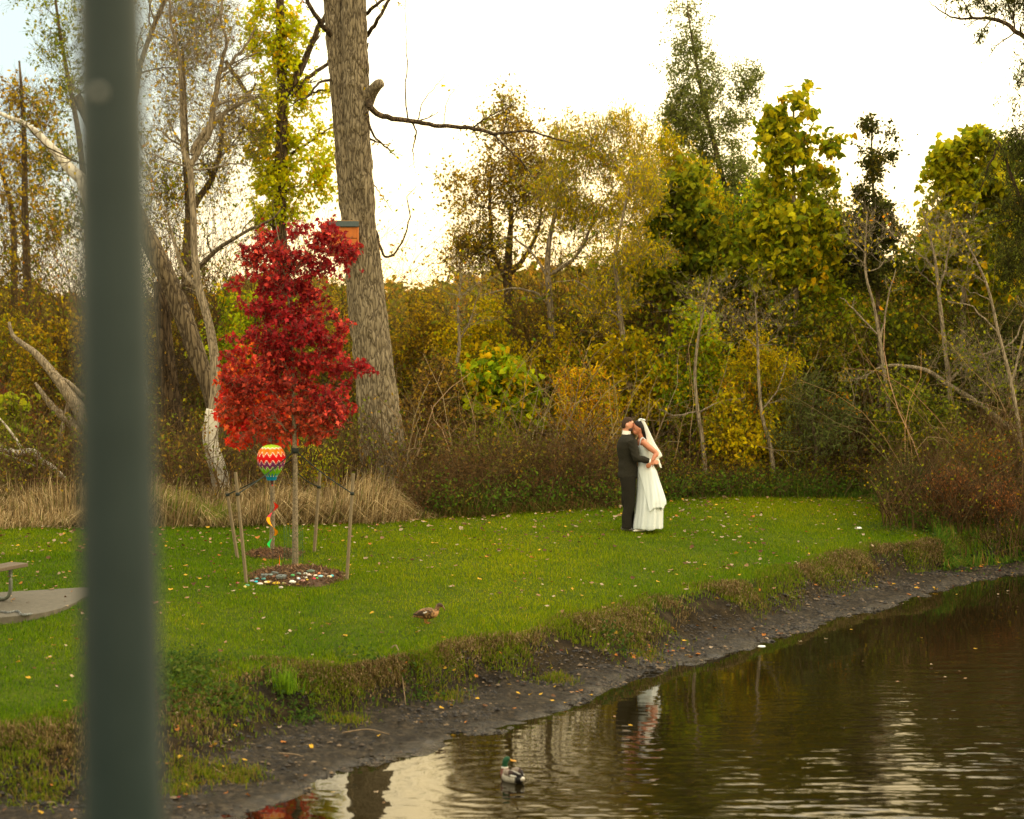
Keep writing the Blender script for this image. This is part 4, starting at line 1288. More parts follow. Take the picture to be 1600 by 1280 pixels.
# --- shrubs making up the thicket -------------------------------------------------
SHR = [
    # name, label, px, top y, rx, depth, palette, n leaves, size
    ('yellow_shrub', 'shrub with bright yellow leaves at the far left edge behind the dry grass', 15, 470, 60, 46, PAL_YEL, 3600, .10),
    ('ochre_shrub', 'orange-brown thin shrub left of the post behind the split trunk', 85, 480, 65, 44, PAL_OCH, 3600, .09),
    ('vine_clad_stump', 'small column of round yellow-green leaves over the pale fallen branch', 22, 620, 18, 38.2, [(lin(140, 146, 24), 4), (lin(112, 124, 24), 3)], 300, .12),
    ('rust_shrub', 'rusty red-brown shrub low at the far left edge', -5, 590, 40, 40, [(lin(140, 56, 30), 4), (lin(110, 50, 28), 3)], 1500, .07),
    ('olive_shrub', 'olive and yellow shrub behind the dead snag\'s fork', 395, 440, 80, 44, PAL_YGR, 5200, .09),
    ('amber_shrub', 'amber shrub filling the gap between post and vine-wrapped trunk', 225, 470, 60, 45, PAL_OCH, 3200, .09),
    ('tawny_shrub', 'tawny shrub half hidden behind the red maple\'s right side', 505, 450, 70, 43.5, PAL_OCH, 4200, .09),
    ('copper_shrub', 'domed copper-ochre shrub immediately right of the big trunk', 665, 448, 65, 43, PAL_OCH, 5200, .075),
    ('mustard_shrub', 'mustard yellow shrub between the big trunk and the wide bare tree', 740, 470, 65, 42, PAL_YEL, 5200, .08),
    ('lime_shrub', 'lime and yellow bigger-leaved shrub low left of the golden tree', 775, 545, 60, 40.6, PAL_YGR, 2400, .13),
    ('russet_shrub', 'russet twiggy shrub in front of the mustard yellow one', 690, 560, 60, 40.2, PAL_BRN, 3400, .07),
    ('honey_shrub', 'honey-coloured shrub around the foot of the golden drooping tree', 850, 500, 65, 42, PAL_YEL, 5000, .085),
    ('orange_leaf_shrub', 'orange-yellow leafed shrub directly left of the groom', 915, 570, 50, 39.6, [(lin(206, 172, 18), 4), (lin(196, 138, 20), 2), (lin(150, 150, 24), 3)], 3200, .085),
    ('gold_green_shrub', 'gold and green shrub right above the couple', 985, 500, 60, 41, PAL_YEL, 4600, .09),
    ('yellow_green_shrub', 'yellow-green shrub above and right of the bride\'s veil', 1080, 480, 70, 41, PAL_YGR, 5200, .09),
    ('gold_spray_shrub', 'shrub with sprays of golden leaves over a dark hollow, right of the bride', 1180, 520, 75, 40, PAL_YEL, 5600, .09),
    ('deep_green_shrub', 'deep green shrub behind the golden sprays', 1270, 470, 70, 42, PAL_OLV, 5400, .085),
    ('golden_mound_shrub', 'golden leaved mound beneath the spindly two-tipped tree', 1310, 440, 60, 43, PAL_YGR, 4600, .10),
    ('grey_green_shrub', 'grey-green spreading shrub with orange flecks under the curved branch', 1270, 575, 90, 39.6, [(lin(110, 118, 60), 5), (lin(88, 100, 50), 3), (lin(190, 130, 26), 1.5)], 3000, .075),
    ('low_yellow_shrub', 'low yellow-flecked shrub left of the straight grey sapling', 1150, 620, 55, 39.4, PAL_YEL, 2400, .08),
    ('sunlit_olive_shrub', 'olive shrub behind the forked grey sapling', 1420, 478, 70, 42.5, PAL_OLV, 5200, .085),
    ('dark_olive_shrub', 'dark olive shrub below the big-leaved tree near the right edge', 1510, 470, 75, 41, PAL_DRK + [(lin(110, 120, 40), 2)], 5400, .085),
    ('dusky_shrub', 'dusky twiggy shrub at the right edge under the narrow-leaved tree', 1590, 460, 70, 39.6, PAL_DRK, 5200, .07),
    ('brown_green_shrub', 'brown and green tangled shrub behind the right end of the lawn', 1440, 590, 75, 38.4, PAL_OLV, 4200, .065),
    ('flame_shrub', 'narrow shrub flecked with flame-orange leaves at right above the rusty plant', 1530, 690, 45, 36.4, [(lin(190, 110, 24), 3), (lin(110, 104, 36), 4), (lin(140, 120, 30), 2)], 1700, .06),
    ('rusty_plant', 'rust-orange feathery plant at the right end of the lawn', 1486, 752, 34, 34.8, [(lin(156, 100, 54), 4), (lin(124, 84, 46), 4), (lin(170, 126, 60), 2)], 2600, .045),
    ('rusty_small_plant', 'small rust-orange plant lowest at the right, by the muddy bank', 1560, 775, 30, 34.7, [(lin(160, 102, 54), 4), (lin(128, 86, 46), 3)], 1400, .045),
    ('dark_green_bush', 'low dark green bush at the right corner of the lawn', 1420, 745, 45, 36.2, [(lin(60, 78, 34), 4), (lin(84, 100, 34), 3)], 3800, .045),
    ('yellow_ground_plant', 'small bright yellow-green plant with long leaflets behind the maple stakes', 494, 704, 26, 36.3, [(lin(190, 190, 30), 4), (lin(214, 170, 20), 2)], 420, .12),
]
for i, (nm, lab, px, ty, rx, Yd, pal, nl, sz) in enumerate(SHR):
    s_ = S(Yd)
    by = HOR + (CAM_H - LAWN_Z) * s_
    cy = (by + ty) / 2
    ry = (by - ty) / 2
    rs = np.random.default_rng(500 + i)
    el = [(px, ty + ry * 0.55, rx * 0.8, ry * 0.5), (px - rx * 0.4, ty + ry * 0.9, rx * 0.7, ry * 0.6), (px + rx * 0.4, ty + ry * 0.85, rx * 0.7, ry * 0.6), (px, ty + ry * 1.35, rx * 0.9, ry * 0.6), (px + rs.uniform(-.5, .5) * rx, ty + ry * 0.25, rx * 0.4, ry * 0.28)]
    plant(nm, lab, 'shrub', Yd, [(px, by), (px + rs.uniform(-6, 6), cy + ry * .4), (px + rs.uniform(-10, 10), cy - ry * .2), (px + rs.uniform(-10, 10), ty + ry * .3)], [7, 6, 4, 2], ells=el, ncl=int(30 + nl / 90), nleaf=int(nl * 1.6), size=sz, pal=pal,
          seed=300 + i, start=0.03, twigs=5, twl=0.4, tmpl=HEART if sz >= .12 and 'plant' not in nm else (NARROW if i % 3 == 0 or 'plant' in nm else DIAMOND), droop=0.5, shell=1.9)

# --- uncountable undergrowth ------------------------------------------------------
def thicket(name, label, x0, x1, Yr, top, nst, nleaf, pal, seed, size=0.06, thick=0.006, cat='undergrowth', lean=0.25, rel=False, twc=(104, 84, 56), gain=0.95):
    """arching stems crowded between two photo columns; top(px) gives the height in metres"""
    rng = np.random.default_rng(seed)
    px = rng.uniform(x0, x1, nst)
    Yd = rng.uniform(Yr[0], Yr[1], nst)
    x = (px - 800) / S(Yd)
    if rel:      # depth counted from the lawn's far edge
        x = (px - 800) / S(36.0)
        Yd = yL(x) + Yd
        x = (px - 800) / S(Yd)
    z = terr(x, Yd)
    ht = top(px, Yd) * rng.uniform(0.45, 1.1, nst)
    K = 7
    d = rng.normal(size=(nst, 3)) * lean
    d[:, 2] = 1
    P = np.empty((nst, K, 3))
    p = np.stack([x, Yd, z], -1)
    P[:, 0] = p
    for k in range(1, K):
        d = d / np.linalg.norm(d, axis=1, keepdims=True)
        p = p + d * (ht / (K - 1))[:, None]
        P[:, k] = p
        d = d + rng.normal(size=(nst, 3)) * 0.22 + np.array((0, 0, -0.10))
    R = np.linspace(1, 0.35, K)[None] * (thick * rng.uniform(0.6, 1.8, nst))[:, None]
    mb = MB()
    tc0 = np.array(lin(*twc))
    V, F = tubes(P, R, 3)
    cc = np.repeat(tc0 * rng.uniform(0.5, 1.9, (nst, 1)) * rng.uniform(0.9, 1.1, (nst, 3)), K * 3, 0)
    mb.add(V, F, cc)
    g1, r1 = grow(rng, P, R, 4, 0.2, 1.0, 0.85, 0.4, 5, 0.25, 0.0, 0.55, 0.4, rmin=0.002)
    V, F = tubes(g1, r1, 3)
    mb.add(V, F, np.repeat(tc0 * rng.uniform(0.5, 1.8, (len(g1), 1)) * np.ones(3), 15, 0))
    if nleaf:
        q = g1.reshape(-1, 3)
        pos = q[rng.integers(0, len(q), nleaf)] + rng.normal(size=(nleaf, 3)) * 0.05
        V, F, Cx = leaves(rng, pos, size, pal, DIAMOND, 0.3, 0.4, seed=seed, gain=gain)
        mb.add(V, F, Cx)
    o = mb.build(name, M_LEAF, smooth=False)
    return tag(o, label, cat, kind='stuff')


# tops given in photo rows so the mass follows the photographed skyline
def toprow(pts, k_=1.0):
    a = np.array(pts, float)

    def f(px, Yd):
        row = np.interp(px, a[:, 0], a[:, 1])
        return np.maximum((CAM_H + (HOR - row) / S(Yd) - LAWN_Z) * k_, 0.3)
    return f


thicket('brambles', 'brown leafless bramble tangle at the foot of the thicket', -60, 1660, (2.2, 7), toprow([(-60, 600), (300, 620), (600, 610), (760, 640), (840, 690), (1010, 690), (1100, 620), (1200, 600), (1660, 590)]), 3200, 26000, PAL_BRN + PAL_OLV[:3], 71, rel=True, gain=1.05)
thicket('front_brush', 'olive and brown knee-to-waist-high brush right behind the lawn between big trunk and groom', 640, 1010, (0.35, 3.0), toprow([(640, 720), (700, 690), (800, 670), (900, 650), (1010, 690)]), 1500, 15000, [(lin(110, 82, 46), 4), (lin(84, 66, 38), 4), (lin(104, 104, 34), 3), (lin(160, 134, 40), 1.5)], 76, rel=True, gain=1.0, size=0.055, thick=0.004)
thicket('front_brush_right', 'dark brown stems and green weeds at the lawn edge right of the bride', 1010, 1420, (0.2, 2.0), toprow([(1010, 700), (1200, 710), (1420, 690)]), 900, 6000, PAL_OLV + PAL_BRN[:1], 77, rel=True, size=0.05, thick=0.004, gain=.7, twc=(80, 62, 42))
thicket('thicket', 'dense mixed autumn thicket filling the space between the named shrubs', -80, 1680, (42.5, 46), toprow([(-80, 520), (200, 540), (560, 500), (640, 470), (760, 470), (1000, 470), (1250, 470), (1340, 490), (1440, 490), (1500, 460), (1680, 440)]), 3600, 42000, PAL_OCH + PAL_OLV, 72, size=0.09)
thicket('thicket_green', 'olive green mass of leaves behind the right-hand shrubs', 980, 1680, (42, 46.5), toprow([(980, 400), (1100, 380), (1200, 380), (1300, 400), (1345, 470), (1432, 480), (1480, 380), (1560, 350), (1680, 330)]), 2100, 46000, PAL_OLV + PAL_GRN, 73, size=0.10)
thicket('sparse_thicket', 'thin leafy brushwood with the pale sky showing through, behind the left half', -80, 560, (44, 52), toprow([(-80, 230), (0, 270), (110, 260), (230, 200), (330, 200), (400, 270), (560, 330)]), 1700, 22000, PAL_YEL + PAL_OLV[:2], 78, size=0.075, thick=0.008)
thicket('twiggy_brush', 'loose twigs and yellow leaves rising over the ochre brush right of the big trunk', 600, 1000, (43, 47), toprow([(600, 470), (660, 460), (710, 430), (760, 340), (900, 300), (1000, 300)]), 1300, 22000, PAL_OCH, 79, size=0.07, thick=0.006)
thicket('canopy_fill', 'yellow-green leafy mass joining the upright trees at right', 990, 1680, (43, 47), toprow([(990, 330), (1060, 300), (1130, 340), (1190, 380), (1290, 360), (1326, 400), (1350, 480), (1430, 490), (1470, 380), (1560, 330), (1680, 320)], 1.12), 1500, 42000, PAL_YGR + PAL_OLV, 83, size=0.09, thick=0.007)
thicket('bare_stems', 'pale bare arching stems criss-crossing in front of the autumn shrubs', 600, 1660, (2.4, 5.0), toprow([(600, 560), (760, 520), (900, 480), (1100, 500), (1400, 480), (1660, 400)]), 250, 0, PAL_OLV, 84, thick=0.009, rel=True, lean=0.32, twc=(150, 132, 98))
thicket('green_weeds', 'knee-high green weeds at the foot of the thicket behind the lawn', 680, 1500, (0.0, 1.0), lambda px, Yd: np.where(px > 1000, 0.5, 0.7), 1500, 12000, [(lin(76, 104, 30), 4), (lin(100, 128, 34), 2), (lin(140, 130, 40), 1)], 74, size=0.055, thick=0.004, rel=True)
thicket('dark_twigs', 'grey leafless twig tangle at the right end of the lawn', 1380, 1680, (34.2, 39), toprow([(1380, 690), (1500, 620), (1680, 580)]), 1100, 3500, PAL_OLV, 75, size=0.05)
# far woodland
rng = np.random.default_rng(80)
n_ = 60000
px = rng.uniform(-120, 1720, n_)
Yd = rng.uniform(58, 92, n_)
topr = np.interp(px, [-120, 0, 120, 240, 400, 540, 620, 700, 760, 900, 1720], [470, 450, 470, 480, 440, 450, 452, 440, 430, 420, 420]) + 9 * vnoise(px / 22, px * 0, 81) + 6 * vnoise(px / 8, px * 0, 82)
zt = CAM_H + (HOR - topr) / S(75) * 1.0
x_ = (px - 800) / S(Yd)
zz = 0.5 + (zt - 0.5) * rng.uniform(0, 1, n_) ** 0.6
V, F, Cx = leaves(rng, np.stack([x_, Yd, zz], -1), 0.32, [(lin(150, 124, 40), 4), (lin(126, 116, 42), 4), (lin(170, 130, 40), 2), (lin(96, 96, 40), 3)], DIAMOND, seed=80, cs=3.0)
mb = MB().add(V, F, Cx)
nt_ = 500
pxx = rng.uniform(-120, 1720, nt_)
Yq = rng.uniform(56, 80, nt_)
P = np.zeros((nt_, 5, 3))
for k in range(5):
    P[:, k, 0] = (pxx - 800) / S(Yq) + rng.normal(size=nt_) * 0.1 * k
    P[:, k, 1] = Yq
    P[:, k, 2] = 0.3 + k * rng.uniform(0.8, 1.15, nt_)
V, F = tubes(P, np.linspace(0.07, 0.02, 5)[None] * rng.uniform(0.6, 1.4, (nt_, 1)), 4)
mb.add(V, F, lin(80, 66, 46))
o = mb.build('distant_woodland', M_LEAF, smooth=False)
tag(o, 'hazy ochre woodland far behind the thicket', 'woodland', kind='stuff')

# long dry grass along the far edge of the lawn
rng = np.random.default_rng(90)
mb = MB()


def tallgrass(x0, x1, m, h0, pal, dy0, dy1, lean=1.5, wd=0.012, hfun=None):
    px = rng.uniform(x0, x1, m)
    x = (px - 800) / S(36.0)
    yb = yL(x) + rng.uniform(dy0, dy1, m)
    x = (px - 800) / S(yb)
    yb = yL(x) + rng.uniform(dy0, dy1, m)
    h = h0 * rng.uniform(0.4, 1.2, m) * (1 + 0.75 * vnoise(x * 1.3, yb * 1.3, 91))
    if hfun is not None:
        h = h * hfun(px)
    la = vnoise(x * 0.9, yb * 0.9, 92) * pi
    V, F, Cc = blades(rng, x, yb, terr(x, yb), h, wd, lean, pal, leandir=la, seg=2)
    mb.add(V, F, Cc)


STRAW = [(lin(168, 146, 104), 4), (lin(136, 114, 76), 4), (lin(192, 172, 130), 2.5), (lin(98, 80, 50), 3), (lin(100, 102, 48), 1.5)]
tallgrass(-80, 690, 46000, 0.58, STRAW, 0.0, 3.2, hfun=lambda p: np.interp(p, [-80, 250, 300, 380, 560, 640, 690], [1, 1, .85, .9, 1.1, 1.0, .5]))
tallgrass(240, 360, 2500, 0.6, [(lin(100, 116, 40), 3), (lin(130, 130, 50), 2)], 0.1, 1.5)
tallgrass(660, 1000, 8000, 0.40, [(lin(110, 84, 48), 3), (lin(88, 92, 34), 3), (lin(70, 84, 28), 2)], 0.0, 1.6)
tallgrass(1000, 1400, 9000, 0.30, [(lin(70, 96, 28), 4), (lin(96, 120, 34), 2), (lin(110, 92, 44), 1)], -0.05, 1.3)
tallgrass(1380, 1680, 9000, 0.22, [(lin(70, 104, 28), 4), (lin(104, 124, 34), 2), (lin(130, 104, 54), 1)], -0.8, 1.0)
o = mb.build('long_grass', M_GRASS, smooth=False)
tag(o, 'long straw-coloured grass and weeds along the far edge of the lawn', 'long grass', kind='stuff')
# ================================================================ foreground post
def vec(*a):
    return np.array(a, float)


mp_post, n, b = new_mat('green_grey_paint')
tcp = nd(n, 'TexCoord')
no = nd(n, 'TexNoise', Scale=9.0, Detail=6.0)
n.links.new(tcp.outputs['Object'], no.inputs[0])
r = nd(n, 'ValToRGB')
r.color_ramp.elements[0].position = 0.3
r.color_ramp.elements[0].color = (0.011, 0.022, 0.022, 1)
r.color_ramp.elements[1].position = 0.75
r.color_ramp.elements[1].color = (0.017, 0.030, 0.030, 1)
n.links.new(no.outputs[0], r.inputs[0])
n.links.new(r.outputs[0], b.inputs['Base Color'])
b.inputs['Roughness'].default_value = 0.38
b.inputs['Specular IOR Level'].default_value = 0.22
PY = 3.35
pt_, pb_ = at(171, 0, PY), at(193, 1280, PY)
dz = (pt_ - pb_) / (pt_[2] - pb_[2])
top_ = pt_ + dz * 3.0
bot_ = pb_ + dz * (2.91 - pb_[2])
rt, rb_ = 53 / S(PY), 66 / S(PY)
root = empty('metal_post', bot_, 'out-of-focus dark green-grey metal post close to the camera', 'post')
hs = (top_[2] - bot_[2])
rr_ = lambda z: rt + (rb_ - rt) * (pt_[2] - z) / (pt_[2] - pb_[2])
V, F = tube([bot_, (bot_ + top_) / 2, top_], [rr_(bot_[2]), rr_((bot_[2] + top_[2]) / 2), rr_(top_[2])], 48, k=30)
MB().add(V, F).build('shaft', mp_post, root)
V, F = tube([bot_ + vec(0, 0, -.02), bot_ + vec(0, 0, .02)], [.17, .17], 32, k=2)
MB().add(V, F).build('base_plate', mp_post, root)
bc = at(165, 150, PY) + vec(0, -rr_(at(165, 150, PY)[2]) + .001, 0)
MB().add(*ball(bc, (.009, .005, .009), 12, 8)).build('bolt', plain('bolt_steel', (.2, .2, .18), rough=.35, metal=.8), root)

# ================================================================ concrete pad, chain, picnic table
def on(px, py, dz=0.0):
    p = gp(px, py)
    p[2] += dz
    return p


PADZ = float(np.median([gp(a, b_)[2] for a, b_ in ((0, 930), (60, 940), (100, 930))])) + 0.035
pad_px = [(-420, 948), (-250, 938), (-100, 931), (0, 925.5), (70, 921.5), (125, 918), (150, 917.5), (152, 922), (145, 928), (129, 934), (117, 942), (94, 951), (70, 957), (45, 961), (0, 965), (-100, 974), (-250, 990), (-420, 1008)]
pv = [flat(a, b_, PADZ) for a, b_ in pad_px]
npd = len(pv)
V = np.array(pv + [p - vec(0, 0, .14) for p in pv])
F = [tuple(range(npd))] + [(i + npd, (i + 1) % npd + npd, (i + 1) % npd, i) for i in range(npd)]
m_con = plain('worn_concrete', lin(82, 77, 64), rough=.9, vary=.22, scale=14, bump=.35)
o = MB().add(V, F).build('concrete_pad', m_con, smooth=False)
tag(o, kind='structure')

m_steel = plain('galvanised_tube', lin(104, 110, 100), rough=.45, vary=.2, scale=18, metal=.35)
m_plank = plain('weathered_plank', lin(92, 80, 64), rough=.9, vary=.3, scale=10, bump=.5, stretch=(1, 12, 12))
E0 = flat(27, 938, PADZ)
ax = vec(-.42, -.9, 0) / np.hypot(.42, .9)
pr = vec(-.9, .42, 0) / np.hypot(.42, .9)
ang = math.atan2(ax[1], ax[0])
root = empty('picnic_table', E0, 'weathered picnic table with curved steel legs on the concrete pad', 'picnic table')


def plank(c_, wdt, z, ln=1.9, th=.045):
    c3 = E0 + ax * (ln / 2 - .05) + pr * c_ + vec(0, 0, z)
    V, F = box((0, 0, 0), (ln, wdt, th))
    co, si = math.cos(ang), math.sin(ang)
    V = V @ np.array([[co, si, 0], [-si, co, 0], [0, 0, 1]]) + c3
    return V, F


def bevelled(o, wd=.008):
    md = o.modifiers.new('bevel', 'BEVEL')
    md.width = wd
    md.segments = 2
    return o


for c0 in (0.0, 1.42):
    mb = MB()
    for k in (-.068, .068):
        mb.add(*plank(c0 + k, .13, .435))
    bevelled(mb.build('seat', m_plank, root, smooth=False))
mb = MB()
for k in range(5):
    mb.add(*plank(.71 + (k - 2) * .148, .142, .735))
bevelled(mb.build('tabletop', m_plank, root, smooth=False))
for q in (.12, 1.55):
    mb = MB()
    b0 = E0 + ax * q
    mb.add(*tube([b0 + pr * d + vec(0, 0, z) for d, z in ((0, .41), (0, .25), (.01, .12), (.07, .04), (.2, .022), (.7, .022), (1.22, .022), (1.35, .04), (1.41, .12), (1.42, .25), (1.42, .41))], .024, 10, k=50))
    mb.add(*tube([b0 + pr * d + vec(0, 0, z) for d, z in ((.34, .022), (.42, .4), (.46, .68), (.55, .71), (.87, .71), (.96, .68), (1.0, .4), (1.08, .022))], .022, 10, k=40))
    mb.build('leg_frame', m_steel, root)

m_chain = plain('chain_steel', lin(120, 124, 122), rough=.4, metal=.6, vary=.5, scale=60)
mb = MB()
cp = resample([flat(a, b_, PADZ + .012) for a, b_ in ((-30, 955), (0, 955.5), (12, 957), (26, 955), (31, 957), (33, 960), (40, 960.5), (50, 959))], 46)
for i in range(45):
    d = cp[i + 1] - cp[i]
    a_ = math.atan2(d[1], d[0])
    th = np.linspace(0, 2 * pi, 9)
    lk = np.stack([.020 * np.cos(th), .011 * np.sin(th), np.zeros(9)], -1)
    if i % 2:
        lk = lk[:, [0, 2, 1]]
    co, si = math.cos(a_), math.sin(a_)
    lk = lk @ np.array([[co, si, 0], [-si, co, 0], [0, 0, 1]]) + cp[i]
    mb.add(*tube(lk, .0042, 5, k=12, caps=False))
o = mb.build('chain', m_chain, origin=tuple(cp[0]))
tag(o, 'length of grey chain lying along the front edge of the concrete pad', 'chain')

# ================================================================ red maple with stakes, straps, stones
TB = gp(461, 894)
Ym = float(TB[1])
RED_ELL = [(428, 350, 16, 22), (421, 385, 22, 18), (470, 362, 14, 14), (500, 362, 30, 18), (536, 380, 22, 20), (395, 408, 20, 18), (440, 405, 34, 26), (488, 408, 40, 28), (535, 412, 18, 14),
           (384, 446, 22, 16), (430, 448, 46, 22), (480, 452, 34, 20), (505, 468, 20, 14), (410, 480, 34, 16), (452, 492, 56, 22), (512, 488, 16, 12),
           (386, 522, 30, 16), (440, 530, 56, 24), (500, 522, 36, 20), (541, 522, 17, 12), (374, 556, 26, 18), (425, 565, 46, 22), (490, 566, 50, 24), (548, 572, 32, 14), (572, 566, 10, 8),
           (366, 596, 20, 18), (410, 606, 44, 24), (470, 606, 50, 26), (528, 612, 32, 18), (380, 636, 26, 18), (435, 645, 50, 22), (500, 648, 48, 18), (536, 640, 20, 12), (410, 670, 34, 12), (466, 674, 36, 16)]
m_sap = bark_mat('smooth_sapling_bark', lin(88, 78, 62), lin(132, 120, 98), scale=26, bump=.25, stretch=(1, 1, .6))
M_REDBARK = M_BARK
maple = plant('red_maple', 'young red maple in full crimson leaf, staked above a bed of painted stones', 'tree', Ym,
              [(461, 895), (461.5, 800), (461, 720), (459, 640), (457, 560), (452, 480), (440, 400), (430, 345)], [11.5, 9, 8, 6.5, 5, 4, 2.5, 1.2],
              ells=RED_ELL, ncl=250, nleaf=15500, size=.058, pal=PAL_RED, tmpl=MAPLE, seed=101, gain=1.06, bark=m_sap, leafm=M_REDLEAF, start=.36, twigs=5, twl=.2, level2=3, jitter=.025, droop=.6, upb=.5, shell=2.0, cs=.5, clump=.45)
# the maple's colour turns orange towards its skirt: real leaf colour, warmer on the low outer shoots
for ch in maple.children:
    if ch.name.startswith('crown'):
        me = ch.data
        nv_ = len(me.vertices)
        co = np.empty(nv_ * 3, np.float32)
        me.vertices.foreach_get('co', co)
        co = co.reshape(-1, 3)
        cc = np.empty(nv_ * 4, np.float32)
        ca = me.color_attributes['Col']
        ca.data.foreach_get('color', cc)
        cc = cc.reshape(-1, 4)
        hrel = co[:, 2] + .0
        k_ = np.clip((3.1 - hrel) / 1.0, 0, 1) * np.clip(.55 - co[:, 0] * .5 + .6 * vnoise(co[:, 0] * 2.5, co[:, 1] * 2.5, 9, co[:, 2] * 2.5), 0, 1)
        cc[:, 1] += k_ * .030
        cc[:, 0] *= 1 + .12 * k_
        ca.data.foreach_set('color', cc.ravel())
# a second, smaller sapling with orange-red leaves behind
T2 = gp(424, 866)
plant('orange_maple', 'second slimmer maple behind the crimson one, sparse orange-red leaves', 'tree', float(T2[1]),
      [(424, 867), (426, 800), (424, 730), (420, 660), (414, 600), (408, 560)], [9, 8, 7, 5, 3, 1.5],
      ells=[(380, 620, 34, 44), (362, 640, 16, 34), (415, 650, 40, 30), (380, 670, 34, 20), (360, 590, 16, 26), (440, 660, 40, 28), (400, 580, 30, 40)], ncl=80, nleaf=2600, size=.085, pal=PAL_RDO, tmpl=MAPLE, seed=102, bark=m_sap,
      leafm=M_REDLEAF, start=.3, twigs=5, twl=.26, level2=3, jitter=.03)


def mulch(px, py, rx, ry, name, label, seed, m=3500, hgt=.10):
    rng = np.random.default_rng(seed)
    c0 = gp(px, py)
    s_ = S(c0[1])
    RX = rx / s_
    RY = ry / s_ / (CAM_H - c0[2]) * c0[1]
    n1 = 24
    V, F = [c0 + vec(0, 0, hgt)], []
    for i in range(1, 7):
        for j in range(n1):
            a_ = 2 * pi * j / n1
            q = i / 6
            rj = q * (1 + .08 * math.sin(3 * a_ + seed) + .05 * math.sin(5 * a_))
            V.append(c0 + vec(RX * rj * math.cos(a_), RY * rj * math.sin(a_), hgt * (1 - q ** 2) - .02 * (i == 6)))
    for j in range(n1):
        j1 = (j + 1) % n1
        F.append((0, 1 + j, 1 + j1))
        for i in range(5):
            F.append((1 + i * n1 + j, 1 + (i + 1) * n1 + j, 1 + (i + 1) * n1 + j1, 1 + i * n1 + j1))
    mb = MB().add(V, F, lin(70, 52, 36))
    q = rng.uniform(0, 1, m) ** .5 * 1.04
    a_ = rng.uniform(0, 2 * pi, m)
    p = np.stack([c0[0] + RX * q * np.cos(a_), c0[1] + RY * q * np.sin(a_), c0[2] + hgt * (1 - q ** 2) + .008], -1)
    Vc, Fc, Cc_ = leaves(rng, p, .055, [(lin(104, 78, 54), 4), (lin(78, 58, 40), 4), (lin(134, 108, 80), 2)], NARROW, 1.2, 0.0)
    mb.add(Vc, Fc, Cc_)
    o = mb.build(name, attr_mat(name + '_chips', rough=.9, vary=.2), smooth=False)
    tag(o, label, 'mulch', kind='stuff')

    def top(px_, py_):
        z = c0[2] + .05
        for _ in range(10):
            p_ = flat(px_, py_, z)
            q_ = min(1, math.hypot((p_[0] - c0[0]) / RX, (p_[1] - c0[1]) / RY))
            z = .5 * z + .5 * (c0[2] + hgt * (1 - q_ ** 2))
        p_[2] = z
        return p_
    return top


mtop = mulch(462, 903, 80, 12.0, 'mulch', 'brown wood mulch ringed around the crimson maple', 5, 5200, .13)
mulch(428, 867, 44, 6, 'mulch_bed', 'brown mulch patch around the second sapling', 6, 2200, .06)

m_stake = plain('stake_wood', lin(116, 104, 82), rough=.9, spec=.1, vary=.3, scale=16, bump=.4, stretch=(6, 6, 1))
m_strap = plain('green_strap', lin(24, 34, 28), rough=.8, vary=.2)
STK = [((385, 911), (368, 738), 'front-left stake, beside the turquoise stone end of the bed', (374, 772)), ((542, 906), (552, 740), 'front-right stake, leaning slightly outward', (550, 771)),
       ((371, 872), (355, 768), 'rear-left stake, seen just left of the front-left one', (357, 773)), ((491, 863), (500, 738), 'rear-right stake, standing right of the maple stem', (497, 761))]
ties = []
for i, (bp, tp_, lab, tie) in enumerate(STK):
    b0 = gp(*bp)
    t0 = at(tp_[0], tp_[1], float(b0[1]) + .02)
    st = empty('wooden_stake', b0, 'weathered square wooden ' + lab, 'stake', 'stakes around the red maple')
    d = (t0 - b0) / np.linalg.norm(t0 - b0)
    wds = 9.0 / S(float(b0[1])) / 2 * .66
    V, F = sweep([b0 - d * .12, (b0 + t0) / 2, t0], [wds] * 3, [wds] * 3, k=8, sides=4, ref=(1, .35, 0))
    so = bevelled(MB().add(V, F).build('post', m_stake, st, smooth=False), .004)
    u = (tie[1] - tp_[1]) / (bp[1] - tp_[1])
    tie_p = t0 * (1 - u) + b0 * u
    mb = MB()
    mb.add(*sweep([tie_p - d * .02, tie_p + d * .02], [wds * 1.14] * 2, [wds * 1.14] * 2, k=2, sides=8, ref=(1, .35, 0)))
    mb.build('strap_knot', m_strap, st)
    ties.append(tie_p)
# straps from the stem to each stake belong to the tree they hold
tz = at(461, 704, Ym)
for tie_p, zz_ in zip(ties, (0, 0, -.10, -.28)):
    a0 = tz + vec(0, 0, zz_)
    mid_ = (a0 + tie_p) / 2 + vec(0, 0, -.03)
    o = MB().add(*sweep([a0, mid_, tie_p], [.004] * 3, [.009] * 3, k=10, sides=6, ref=(0, 1, 0))).build('support_strap', m_strap, maple)
MB().add(*tube([tz + vec(0, 0, -.035), tz + vec(0, 0, .035)], [.052, .052], 12, k=2)).build('strap_collar', m_strap, maple)

